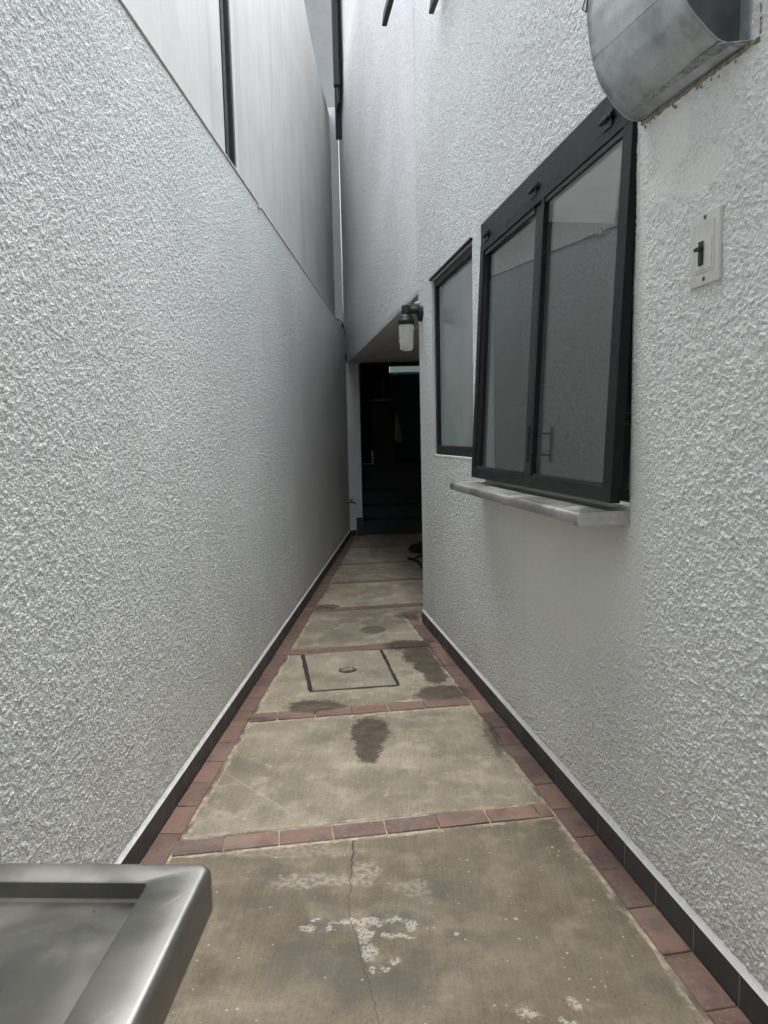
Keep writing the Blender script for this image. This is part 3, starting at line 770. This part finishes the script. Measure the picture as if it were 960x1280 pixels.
# small frosted window
w1 = link('small_window', MB().box(SW[0] - .0005, SW[0] + .038, .012, .055, SW[2], SW[3]).box(SW[1] - .038, SW[1] + .0005, .012, .055, SW[2], SW[3])
          .box(SW[0] + .038, SW[1] - .038, .012, .055, SW[2], SW[2] + .052).box(SW[0] + .038, SW[1] - .038, .012, .055, SW[3] - .045, SW[3]).mesh('small_window', .002, 1), M['frame'], hs_)
w1['label'] = 'narrow window with frosted grey green glass in a flush black frame'
MB().box(SW[0] + .039, SW[1] - .039, .036, .042, SW[2] + .053, SW[3] - .046).build('pane', M['frost'], w1)
MB().box(SW[0] + .038, SW[1] - .038, .004, .012, SW[2] + .004, SW[2] + .022).build('bottom_rail', M['frame'], w1, bevel=.001)
MB().box(SW[0] - .02, SW[1] + .012, -.016, .0, SW[3] + .001, SW[3] + .013).build('drip_edge', M['frame'], w1, bevel=.002)
MB().box(SW[0] - .015, SW[1] + .01, -.007, .012, SW[2] - .014, SW[2] - .001).build('sill', M['bead'], w1, bevel=.003)

# large awning window: fixed frame with header, sash pushed out at the bottom
x0, x1, z0, z1 = BWN
w2 = link('awning_window', MB().box(x0, x1, -.010, .05, 2.168, z1).box(x1 - .03, x1, .060, .10, z0 + .02, 2.167).box(x0, x1, .060, .10, z0, z0 + .019).mesh('awning_window', .0015, 1), M['frame'], hs_)
MB().box(x0 + .0005, x0 + .012, .052, .158, z0 + .02, z1 - .001).build('jamb_dark_strip', M['inner'], w2)  # dark strip added over the pale left reveal to dull its brightness
w2['label'] = 'large black framed awning window propped open over the metal shelf'
tilt = Matrix.Translation((0, -.014, 2.178)) @ Matrix.Rotation(-math.atan(.055 / 1.08), 4, 'X') @ Matrix.Translation((0, 0, -2.178))
fr_ = .055
sb = MB()
X0, X1, Z0, Z1 = x0 + .008, x1 + .015, 1.098, 2.176
sb.box(X0, X1, 0, .03, Z1 - .042, Z1).box(X0, X1, 0, .03, Z0, Z0 + .045)
sb.box(X0, X0 + .055, 0, .03, Z0 + .045, Z1 - .042).box(X1 - .055, X1, 0, .03, Z0 + .045, Z1 - .042)
sb.box(X0, X1 - .012, .031, .062, Z0 + .010, Z0 + .04).box(X1 - .05, X1 - .018, .031, .062, Z0 + .041, Z1 - .01).box(X0, X0 + .03, .031, .062, Z0 + .041, Z1 - .01)
sash = sb.build('sash', M['sash'], w2, bevel=.0015, seg=1, mat=tilt)
def spart(b, name, m_, **kw): return b.build(name, m_, w2, mat=tilt, **kw)
spart(MB().box(2.165, 2.245, 0.010, .028, Z0 + .046, Z1 - .043), 'mullion', M['black'], bevel=.0015)
spart(MB().box(2.246, 2.272, -.001, .020, Z0 + .046, Z1 - .043), 'mullion', M['sash'], bevel=.0015)
spart(MB().box(X0 + .056, 2.164, .020, .024, Z0 + .046, Z1 - .043), 'pane', M['glass'])
spart(MB().box(2.273, X1 - .056, .016, .020, Z0 + .046, Z1 - .043), 'pane', M['glass'])
spart(MB().box(X0 + .056, X0 + .064, .006, .019, Z0 + .046, Z1 - .043).box(X0 + .065, 2.163, .006, .019, Z0 + .046, Z0 + .056).box(X0 + .065, 2.163, .006, .019, Z1 - .062, Z1 - .044), 'glazing_bead', M['black'])
spart(MB().box(2.273, X1 - .057, .004, .015, Z1 - .060, Z1 - .044), 'glazing_bead', M['black'])
spart(MB().box(2.273, X1 - .057, .004, .015, Z0 + .046, Z0 + .054), 'glazing_bead', M['black'])
hb = MB(); hb.tube([(2.300, -.026, 1.195), (2.300, -.026, 1.325)], .0055, 10).tube([(2.300, -.026, 1.222), (2.262, -.002, 1.222)], .004, 8).tube([(2.300, -.026, 1.300), (2.262, -.002, 1.300)], .004, 8)
spart(hb, 'pull_handle', M['frame'], smooth=True)
for s_ in (1.575, 2.163, 2.748):
    h_ = MB(); h_.tube([(s_ - .036, -.020, 2.196), (s_ + .036, -.020, 2.196)], .0065, 10)
    h_.tube([(s_ - .016, -.0205, 2.196), (s_ + .016, -.0205, 2.196)], .0085, 10)
    h_.box(s_ - .03, s_ + .03, -.015, -.0101, 2.198, 2.212); h_.box(s_ - .03, s_ + .03, -.0175, -.0145, 2.168, 2.190)
    h_.build('hinge', M['black'], w2, smooth=True)
st = MB(); st.tube([(x1 - .012, .05, 1.36), (x1 - .002, -.035, 1.345)], .006, 8).tube([(x1 - .012, .055, 1.315), (x1 - .002, -.03, 1.325)], .008, 8)
st.build('window_stay', M['black'], w2)
MB().box(x1 - .008, x1 + .009, -.062, -.045, 1.112, 1.126).build('corner_catch', M['black'], w2, bevel=.002)
# curtain-less room stays dark behind the glass

# upper floor black frame seen edge-on at the far end, plus end wall and door opening of the house
uf = MB(); uf.box(-4.50, -4.40, -.075, -.001, 5.0, 7.4); uf.build('window_frame', M['frame'], hs_, bevel=.003)
uf = MB(); uf.box(-4.14, -4.06, -.12, -.055, 5.45, 7.4); uf.build('window_frame', M['black'], hs_, bevel=.003)
uf = MB(); uf.box(-4.39, -4.15, -.065, -.045, 5.30, 7.3); uf.build('shutter_leaf', M['frame'], hs_)

IR = MR.inverted()
def wbox(x0, x1, y0, y1, z0, z1):     # a world-aligned box given in the house's frame
    b = MB(); q = [IR @ Vector(v) for v in [(x0, y0, z0), (x1, y0, z0), (x1, y1, z0), (x0, y1, z0), (x0, y0, z1), (x1, y0, z1), (x1, y1, z1), (x0, y1, z1)]]
    return b.hexa(q[:4], q[4:])
wbox(-.50, -.278, 9.33, 9.50, -.05, 2.2615).build('end_pier', M['smooth'], hs_, bevel=.004)
wbox(1.0, 2.3, 9.33, 9.50, -.05, 2.2615).build('end_pier', M['smooth'], hs_)
wbox(-.278, 1.0, 9.335, 9.50, 2.235, 2.2612).build('lintel', M['frame'], hs_)
wbox(-.458, -.368, 9.318, 9.3295, .0005, .078).build('baseboard_tile', M['base_tile'], hs_, bevel=.001)
wbox(-.365, -.272, 9.312, 9.3292, .0005, .245).build('jamb_block', M['base_tile'], hs_, bevel=.002)
wbox(-.285, -.272, 9.322, 9.3298, .246, 2.234).build('door_frame', M['frame'], hs_)
# passage behind the opening
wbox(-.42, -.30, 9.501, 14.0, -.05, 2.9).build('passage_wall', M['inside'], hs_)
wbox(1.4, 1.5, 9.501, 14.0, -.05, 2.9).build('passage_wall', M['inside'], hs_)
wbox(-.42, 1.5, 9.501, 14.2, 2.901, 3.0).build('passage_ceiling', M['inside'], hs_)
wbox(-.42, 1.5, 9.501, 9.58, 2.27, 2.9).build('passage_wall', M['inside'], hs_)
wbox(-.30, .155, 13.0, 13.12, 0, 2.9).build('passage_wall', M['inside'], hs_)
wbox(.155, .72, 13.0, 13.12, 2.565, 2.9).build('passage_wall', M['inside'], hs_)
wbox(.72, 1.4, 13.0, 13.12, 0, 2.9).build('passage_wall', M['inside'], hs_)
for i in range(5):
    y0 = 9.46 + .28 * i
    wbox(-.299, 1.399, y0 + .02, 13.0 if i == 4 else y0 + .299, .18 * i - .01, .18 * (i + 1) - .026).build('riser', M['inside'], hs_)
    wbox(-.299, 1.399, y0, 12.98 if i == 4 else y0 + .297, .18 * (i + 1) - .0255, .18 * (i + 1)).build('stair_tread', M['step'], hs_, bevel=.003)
gd = wbox(.150, .725, 12.99, 12.999, .88, 2.425).build('rear_door', M['door'], hs_, bevel=.003)
for zz in (1.25, 1.8):
    wbox(.24, .64, 12.982, 12.9895, zz - .2, zz + .2).build('door_panel', M['door'], gd, bevel=.004)
tr_ = wbox(.155, .72, 12.985, 13.05, 2.426, 2.45).build('transom', M['frame'], hs_)
wbox(.157, .718, 13.02, 13.026, 2.4505, 2.564).build('pane', M['clear'], tr_)

# ---------------------------------------------------------------- things in the dark passage
cb = empty('cabinet', Matrix.Translation((.0, 10.95, .902)), 'dark cabinet with a pale top at the head of the stairs in the dark passage', 'cabinet')
b = MB(); b.box(-.165, .165, -.24, .3, 0, .93); b.build('body', M['rubber'], cb, bevel=.004)
b = MB(); b.box(-.185, .18, -.26, .3, .931, .962); b.build('top', M['cloth'], cb, bevel=.004)
for k in (-1, 1):
    b = MB(); b.box(min(0.003 * k, .155 * k), max(.003 * k, .155 * k), -.252, -.241, .05, .90); b.build('door', M['rubber'], cb, bevel=.003)
def bottle(x, y, z, h, r, label, m_):
    e = empty('bottle', Matrix.Translation((x, y, z)), label, 'bottle')
    MB().lathe([(r * .95, 0), (r, .01), (r, h * .6), (r * .45, h * .78), (r * .4, h * .9)], n=14).build('body', m_, e, smooth=True)
    MB().lathe([(r * .45, h * .901), (r * .45, h)], n=12).build('cap', M['black'], e)
bottle(-.08, 10.85, 1.865, .24, .045, 'white bottle standing on the pale cabinet top at the left', M['screw'])
bottle(.02, 10.92, 1.865, .33, .05, 'taller grey bottle standing on the pale cabinet top beside the white one', M['screw'])
cl = MB(); vs = []; nx, nz = 9, 12
for i in range(nx):
    for j in range(nz):
        u_, v_ = i / (nx - 1), j / (nz - 1)
        vs.append(((.02 + .12 * v_) * (u_ - .3) + .02 * v_, .018 * math.sin(u_ * 11) * (.3 + v_) - .03, -.42 * v_ - .02 * math.sin(u_ * 3)))
fs = [(i * nz + j, i * nz + j + 1, (i + 1) * nz + j + 1, (i + 1) * nz + j) for i in range(nx - 1) for j in range(nz - 1)]
cl.add(vs, fs); me = cl.mesh('hanging_cloth', smooth=True)
ho = link('hanging_cloth', me, M['cloth'], None, Matrix.Translation((.205, 10.72, 1.66)))
md = ho.modifiers.new('thick', 'SOLIDIFY'); md.thickness = .004
tag(ho, 'small white cloth hanging beside the dark cabinet in the passage', 'cloth')
np_ = empty('newel_post', Matrix.Translation((-.155, 10.55, .90)), 'short pale post at the left edge of the top stair', 'post')
MB().box(-.012, .012, -.012, .012, .0, .20).build('shaft', M['switch'], np_, bevel=.002)
MB().box(-.145, -.013, -.008, .008, .0, .012).build('foot_rail', M['switch'], np_)

# ---------------------------------------------------------------- metal shelf under the large window
sh = empty('metal_shelf', on_wall(MR, 1.43, 0, 1.04), 'stainless steel shelf with rounded folded edge fixed under the large black window', 'shelf')
SLn = 2.890 - 1.43; D = .162
prof = [(0.0, .036), (-.10, .0345), (-D + .022, .033)]
for k in range(7):
    a = k * math.pi / 2 / 6; prof.append((-D + .014 - .014 * math.sin(a), .033 - .014 + .014 * math.cos(a)))
prof += [(-D, .004), (-D + .002, .000), (-D + .012, .0), (-D + .012, .003), (-D + .004, .006), (-D + .0035, .018), (-D + .014, .030), (-.1, .0315), (0, .033)]
b = MB(); vs = [(x, y, z) for x in (0, SLn) for (y, z) in prof]; n_ = len(prof)
b.add(vs, [(i, (i + 1) % n_, n_ + (i + 1) % n_, n_ + i) for i in range(n_)] + [tuple(range(n_)), tuple(range(n_, 2 * n_))])
b.build('tray', M['steel2'], sh, smooth=True)
for x in (0.0005, SLn - .0025):
    b = MB(); pr_ = prof[:10] + [(-D, .002), (-D + .004, -.002), (0, -.004)]
    vs = [(xx, y * .998, z - .0004) for xx in (x, x + .003) for (y, z) in pr_]; n_ = len(pr_)
    b.add(vs, [(i, (i + 1) % n_, n_ + (i + 1) % n_, n_ + i) for i in range(n_)] + [tuple(range(n_)), tuple(range(n_, 2 * n_))])
    b.build('end_plate', M['steel2'], sh)
for x in (.35, 1.1):
    b = MB(); b.box(x - .012, x + .012, -.12, -.002, .022, .030).box(x - .012, x + .012, -.010, -.001, -.05, .0215); b.build('bracket', M['steel'], sh)

# ---------------------------------------------------------------- galvanised hood
hd = empty('vent_hood', on_wall(MR, 2.925, 0, 2.115), 'bulging galvanised steel hood fixed to the stucco above the light switch', 'vent hood')
sec = [(0.001, .004), (-.012, .000), (-.045, .008), (-.075, .030), (-.103, .062), (-.127, .100), (-.145, .150), (-.155, .205), (-.160, .270), (-.160, .36), (-.150, .46), (-.125, .56), (-.07, .66), (0.001, .72)]
def catmull(P, k=4):
    out = []
    for i in range(len(P) - 1):
        p0, p1, p2, p3 = P[max(i - 1, 0)], P[i], P[i + 1], P[min(i + 2, len(P) - 1)]
        for j in range(k):
            t = j / k; out.append(tuple(.5 * ((2 * p1[c]) + (-p0[c] + p2[c]) * t + (2 * p0[c] - 5 * p1[c] + 4 * p2[c] - p3[c]) * t * t + (-p0[c] + 3 * p1[c] - 3 * p2[c] + p3[c]) * t ** 3) for c in (0, 1)))
    out.append(P[-1]); return out
sec = [sec[0]] + catmull(sec[1:], 4); ns = len(sec); NXH = 14; LH = .415
def hood_pt(i, j):
    u_ = i / NXH; y, z = sec[j]
    wob = .0022 * noise.noise(Vector((u_ * 3, j * .22, 3))) + .0016 * noise.noise(Vector((u_ * 1.2, j * .9, 9)))
    s = 1.0 + .07 * u_
    zz = z * (1 - .20 * u_) if z < .3 else z - .3 * .20 * u_
    return (u_ * LH, y * s + wob * (1 if j > 1 else 0), zz - .026 * u_ + (wob if j > 1 else 0))
b = MB(); b.add([hood_pt(i, j) for i in range(NXH + 1) for j in range(ns)], [(i * ns + j, i * ns + j + 1, (i + 1) * ns + j + 1, (i + 1) * ns + j) for i in range(NXH) for j in range(ns - 1)])
hs1 = b.build('curved_sheet', M['galv'], hd, smooth=True)
md = hs1.modifiers.new('thick', 'SOLIDIFY'); md.thickness = .0015; md.offset = -1
# end caps, set back a little inside the rim
for (i, xo, nm) in ((NXH, -.012, 'end_cap'), (0, .010, 'end_cap')):
    b = MB(); P = [hood_pt(i, j) for j in range(ns)]
    vs = [(p[0] + xo + dx, min(p[1] * .985 + .001, 0.0), p[2] + .002) for dx in (0, .0015) for p in P]
    b.add(vs, [tuple(range(ns)), tuple(range(ns, 2 * ns))] + [(j, (j + 1) % ns, ns + (j + 1) % ns, ns + j) for j in range(ns)])
    b.build(nm, plain('dull_zinc_cap', (.105, .115, .12), .55, .6, var=.3, nscale=9) if i else M['galv'], hd)
for i, nm in ((NXH, 'rolled_rim'), (0, 'rolled_rim')):
    b = MB(); b.tube([hood_pt(i, j) for j in range(1, ns)], .0020, 8); b.build(nm, M['galv'], hd, smooth=True)
# raised seams across the sheet and the folded wall flange
for js, amp in ((11, .0011), (21, .0013)):
    b = MB(); b.tube([tuple(Vector(hood_pt(i, js)) + Vector((0, -.0004, -.0003))) for i in range(NXH + 1)], amp, 6); b.build('seam', M['galv'], hd, smooth=True)
b = MB(); q0, q1 = hood_pt(0, 4), hood_pt(NXH, 3)
b.add([(0, -.052, .012), (LH, -.062, -.022), (LH + .030, -.006, -.028), (0.0, -.006, -.001), (0, -.052, .0145), (LH, -.062, -.0195), (LH + .030, -.006, -.0255), (0, -.006, .0015)],
      [(0, 1, 2, 3), (4, 5, 6, 7), (0, 1, 5, 4), (1, 2, 6, 5), (2, 3, 7, 6), (3, 0, 4, 7)]); b.build('wall_flange', M['bloom'], hd, bevel=.0006)
b = MB(); b.box(LH - .011, LH + .022, -.0085, -.0055, -.024, .66); b.build('wall_flange', M['galv'], hd)
b = MB(); pts = []
for k in range(34):
    u_ = k / 33; pts.append((u_ * (LH + .05), -.004, -.006 - .028 * u_ + .004 * noise.noise(Vector((k * .7, 0, 0)))))
b.tube(pts, [.0045 + .005 * abs(noise.noise(Vector((k * .9, 4, 0)))) for k in range(34)], 7)
b.tube([(LH + .05, -.002, -.03 + .04 * k + .003 * noise.noise(Vector((k, 2, 2)))) for k in range(14)], [.0035 + .004 * abs(noise.noise(Vector((k * .9, 7, 0)))) for k in range(14)], 7)
b.build('mortar_seal', M['rust'], hd)
b = MB()
for k in range(12):
    u_ = random.random(); b.lathe([(.001, -.003), (.0015 + random.random() * .002, 0), (.001, .004)], (u_ * LH, -.006, -.014 - .028 * u_ - random.random() * .010), n=6)
cr_ = b.build('mortar_crumbs', M['rust'], hd); cr_['kind'] = 'stuff'
b = MB(); b.tube([(.0, -.163, .262), (-.010, -.170, .275), (-.006, -.150, .33), (.03, -.17, .31), (.0, -.163, .262)], .0018, 6); b.build('wire_loop', M['black'], hd)

# ---------------------------------------------------------------- light switch
ls = empty('light_switch', on_wall(MR, 3.228, 0, 1.712), 'upright off white switch plate with a small dark slot on the stucco wall at right', 'switch')
MB().box(-.0565, .0565, -.0105, -.0015, -.081, .081).build('face_plate', M['switch'], ls, bevel=.0035, seg=3, smooth=True)
MB().box(-.038, .038, -.0117, -.0107, -.052, .058).build('inner_plate', M['switch'], ls, bevel=.0012, seg=2)
MB().box(-.029, .031, -.0130, -.0119, -.046, .022).build('rocker', M['switch'], ls, bevel=.0010, seg=2)
MB().box(-.016, .002, -.0158, -.0152, -.036, .018).build('slot', M['black'], ls, bevel=.0002)
MB().box(-.026, .001, -.022, -.0160, -.002, .006).build('lever', M['black'], ls, bevel=.0012)
MB().box(-.014, .000, -.0172, -.0160, -.034, -.012).build('lever', M['frame'], ls)
for zz in (-.0665, .070):
    MB().lathe([(.0001, -.0118), (.0048, -.0118), (.0052, -.0107)], (.0, 0, zz), 'Y', 14).build('screw', M['screw'], ls)
    MB().box(-.0035, .0035, -.0122, -.0119, zz - .0007, zz + .0007).build('screw_slot', M['black'], ls)

# ---------------------------------------------------------------- wall lamp on the corner of the house
lp = empty('wall_lamp', on_wall(MR, .105, 0, 2.105), 'black jar wall lamp with ribbed clear glass hanging at the corner of the house', 'lamp')
MB().lathe([(.001, -.038), (.030, -.036), (.048, -.026), (.058, -.014), (.060, -.0005)], axis='Y').build('wall_plate', M['black'], lp, smooth=True)
MB().tube([(0, -.034, .012), (0, -.085, .012)], .020, 14).tube([(0, -.048, .012), (0, -.056, .012)], .024, 14).tube([(0, -.07, .012), (0, -.078, .012)], .024, 14).build('arm', M['black'], lp, smooth=True)
MB().lathe([(.001, .040), (.026, .040), (.029, .030), (.029, -.012), (.025, -.016)], (0, -.108, .004)).build('elbow', M['black'], lp, smooth=True)
MB().lathe([(.022, -.013), (.032, -.020), (.045, -.038), (.050, -.052), (.054, -.056), (.054, -.078), (.050, -.084), (.044, -.086)], (0, -.108, .004)).build('cap', M['black'], lp, smooth=True)
MB().lathe([(.049, -.086), (.050, -.105), (.047, -.17), (.043, -.23), (.038, -.244), (.024, -.250), (.001, -.251)], (0, -.108, .004), n=48, flute=-.035).build('glass_jar', M['lampglass'], lp, smooth=False)
MB().lathe([(.012, -.088), (.014, -.12), (.020, -.15), (.018, -.18), (.001, -.195)], (0, -.108, .004), n=16).build('bulb', M['switch'], lp, smooth=True)
b = MB(); b.lathe([(.001, .0), (.012, .002), (.010, .012), (.002, .018)], (-.06, -.014, .066), n=8); b.tube([(-.062, -.006, .066), (-.085, -.03, .078)], .006, 6); b.build('cable_tail', M['switch'], lp)

# ---------------------------------------------------------------- tap, corner cable, hose and bag
tp = empty('garden_tap', on_wall(ML, .085, 0, .475), 'small dark metal tap at the far end of the left wall', 'tap')
MB().tube([(0, .001, 0), (0, .075, 0), (0, .088, -.006), (0, .092, -.028)], .0095, 10).build('spout', M['black'], tp, smooth=True)
MB().lathe([(.022, 0), (.022, .004)], (0, .0005, 0), 'Y', 14).build('flange', M['black'], tp)
MB().tube([(0, .052, .006), (0, .052, .032)], .005, 8).tube([(0, .030, .036), (0, .076, .036)], .0055, 8).build('handle', M['black'], tp, smooth=True)
cbp = [(-.66, 9.27, 2.690), (-.60, 9.22, 2.76), (-.53, 9.24, 2.80), (-.485, 9.28, 2.765), (-.470, 9.295, 2.67), (-.466, 9.29, 2.56), (-.474, 9.295, 2.46), (-.462, 9.29, 2.36), (-.448, 9.295, 2.29)]
b = MB(); b.tube(cbp, .0085, 8); b.tube([(p[0] + .010 + .008 * math.sin(k * 2), p[1] - .006, p[2] - .02) for k, p in enumerate(cbp[3:])], .007, 8)
tag(b.build('loose_cable', M['rubber'], smooth=True), 'black cable draped over the end of the boundary wall and down the corner seam', 'cable')
hp = []
for k in range(60):
    a = k / 59; hp.append((.255 + .95 * a, 7.62 - .35 * math.sin(a * 9) * (.4 + .6 * a) - .7 * a * (1 - a), .016))
hp2 = [(.245, 7.42, .014), (.30, 7.36, .014), (.34, 7.22, .014), (.36, 6.98, .014), (.39, 6.70, .014), (.47, 6.45, .014), (.66, 6.36, .014)]
hp3 = [(.30, 7.355, .020), (.36, 7.50, .020), (.44, 7.62, .014), (.62, 7.66, .014)]
b = MB(); b.tube(hp2, .014, 8); b.tube(hp3, .012, 8)
tag(b.build('garden_hose', M['rubber'], smooth=True), 'thin black hose lying on the porch floor beyond the corner', 'hose')
bm = bmesh.new(); bmesh.ops.create_icosphere(bm, subdivisions=4, radius=1)
for v in bm.verts:
    n3 = noise.noise(v.co * 2.2) * .28 + noise.noise(v.co * 6) * .10
    v.co = Vector((v.co.x * (1 + n3) * .27, v.co.y * (1 + n3) * .30, max(0.0, (v.co.z * (1 + n3) + .35) * .070)))
me = bpy.data.meshes.new('crumpled_bag'); bm.to_mesh(me); bm.free()
for p in me.polygons: p.use_smooth = True
tag(link('crumpled_bag', me, M['rubber'], None, Matrix.Translation((.56, 8.0, .001))), 'flattened crumpled black bag on the porch floor beyond the corner', 'bag')

# ---------------------------------------------------------------- canopy frame high over the alley
cf = empty('canopy_frame', Matrix.Translation((.2, 3.4, 3.6)), 'dark steel rafters of a small open canopy high on the house wall', 'canopy')
def rafter(x, y, L=1.15, tip=.05):
    d = Vector((math.sin(A_R), -math.cos(A_R), 0)); p = Vector((x, y, 0)) - Vector((.2, 3.4, 0)); q = p + d * L
    sd_ = Vector((d.y, -d.x, 0)) * -.014; z_ = Vector((0, 0, .045)); b = MB()
    b.hexa([p - sd_, p + sd_, q + sd_, q - sd_], [p - sd_ + z_ + d * tip, p + sd_ + z_ + d * tip, q + sd_ + z_, q - sd_ + z_])
    return b.build('rafter', M['frame'], cf, bevel=.002)
rafter(.062, 4.267); rafter(.318, 4.16, 1.05)
b = MB()
xa = xR(3.45) - .2
b.box(-.20, xa - .0005, .03, .07, .046, .086); b.build('cross_beam', M['frame'], cf)

# ---------------------------------------------------------------- stainless table in the foreground
TR = Matrix.Translation((-.170, .640, .0)) @ Matrix.Rotation(R(-2.7), 4, 'Z')
tb = empty('steel_table', TR, 'stainless steel table with raised rounded rim in the near left corner', 'table')
TW, TDp, TZ, RR = .62, .60, .900, .0075
def rrect(x0, x1, y0, y1, r, n=6):
    out = []
    for cx, cy, a0 in ((x1 - r, y1 - r, 0), (x0 + r, y1 - r, 90), (x0 + r, y0 + r, 180), (x1 - r, y0 + r, 270)):
        for k in range(n + 1):
            a = R(a0 + 90 * k / n); out.append((cx + r * math.cos(a), cy + r * math.sin(a)))
    return out
def loops(b, L):
    n = len(L[0]); vs = [v for l in L for v in l]
    fs = [(i * n + k, i * n + (k + 1) % n, (i + 1) * n + (k + 1) % n, (i + 1) * n + k) for i in range(len(L) - 1) for k in range(n)]
    b.add(vs, fs)
def ring(inset, z, r): return [(x, y, z) for x, y in rrect(-TW + inset, -inset, -TDp + inset, -inset, r)]
L = [ring(.002, TZ - .044, .011), ring(0.0, TZ - .042, .012)]
for k in range(7):
    a = k * math.pi / 2 / 6; L.append(ring(RR * (1 - math.cos(a)), TZ - RR + RR * math.sin(a), .012 - RR * .5 * (1 - math.cos(a))))
def inner(dx, dy, z, r): return [(x, y, z) for x, y in rrect(-TW + dx, -dx, -TDp + dy, -dy, r)]
L += [inner(.050, .030, TZ, .006), inner(.052, .032, TZ - .0015, .005), inner(.0535, .0335, TZ - .016, .005), inner(.057, .037, TZ - .0175, .004)]
b = MB(); loops(b, L); n_ = len(L[0]); b.f.append(tuple(len(b.v) - n_ + k for k in range(n_)))
tt = b.build('table_top', M['steel'], tb, smooth=True)
b = MB()
loops(b, [ring(.002, TZ - .044, .016), ring(.010, TZ - .044, .012), ring(.010, TZ - .02, .012)]); b.f.append(tuple(len(b.v) - n_ + k for k in range(n_))); b.build('underside', M['steel'], tb)
for lx in (-.06, -TW + .06):
    for ly in (-.06, -TDp + .06):
        b = MB(); b.tube([(lx, ly, .02), (lx, ly, TZ - .021)], .019, 14); lg = b.build('leg', M['steel'], tb, smooth=True)
        b = MB(); b.lathe([(.022, .002), (.024, .01), (.021, .025)], (lx, ly, 0), n=14); b.build('foot', M['rubber'], lg)
b = MB(); b.box(-TW + .05, -.05, -TDp + .05, -.05, .22, .235); b.build('lower_shelf', M['steel'], tb)

# ---------------------------------------------------------------- unseen wall added behind the camera to hold back light
yw = empty('added_rear_blocker', Matrix.Translation((0, -1.9, 0)), 'unseen plain grey wall added behind the alley mouth to hold back light', 'wall')
MB().box(-3, 3.5, -.2, 0, -.05, 6.0).build('wall', M['far'], yw)
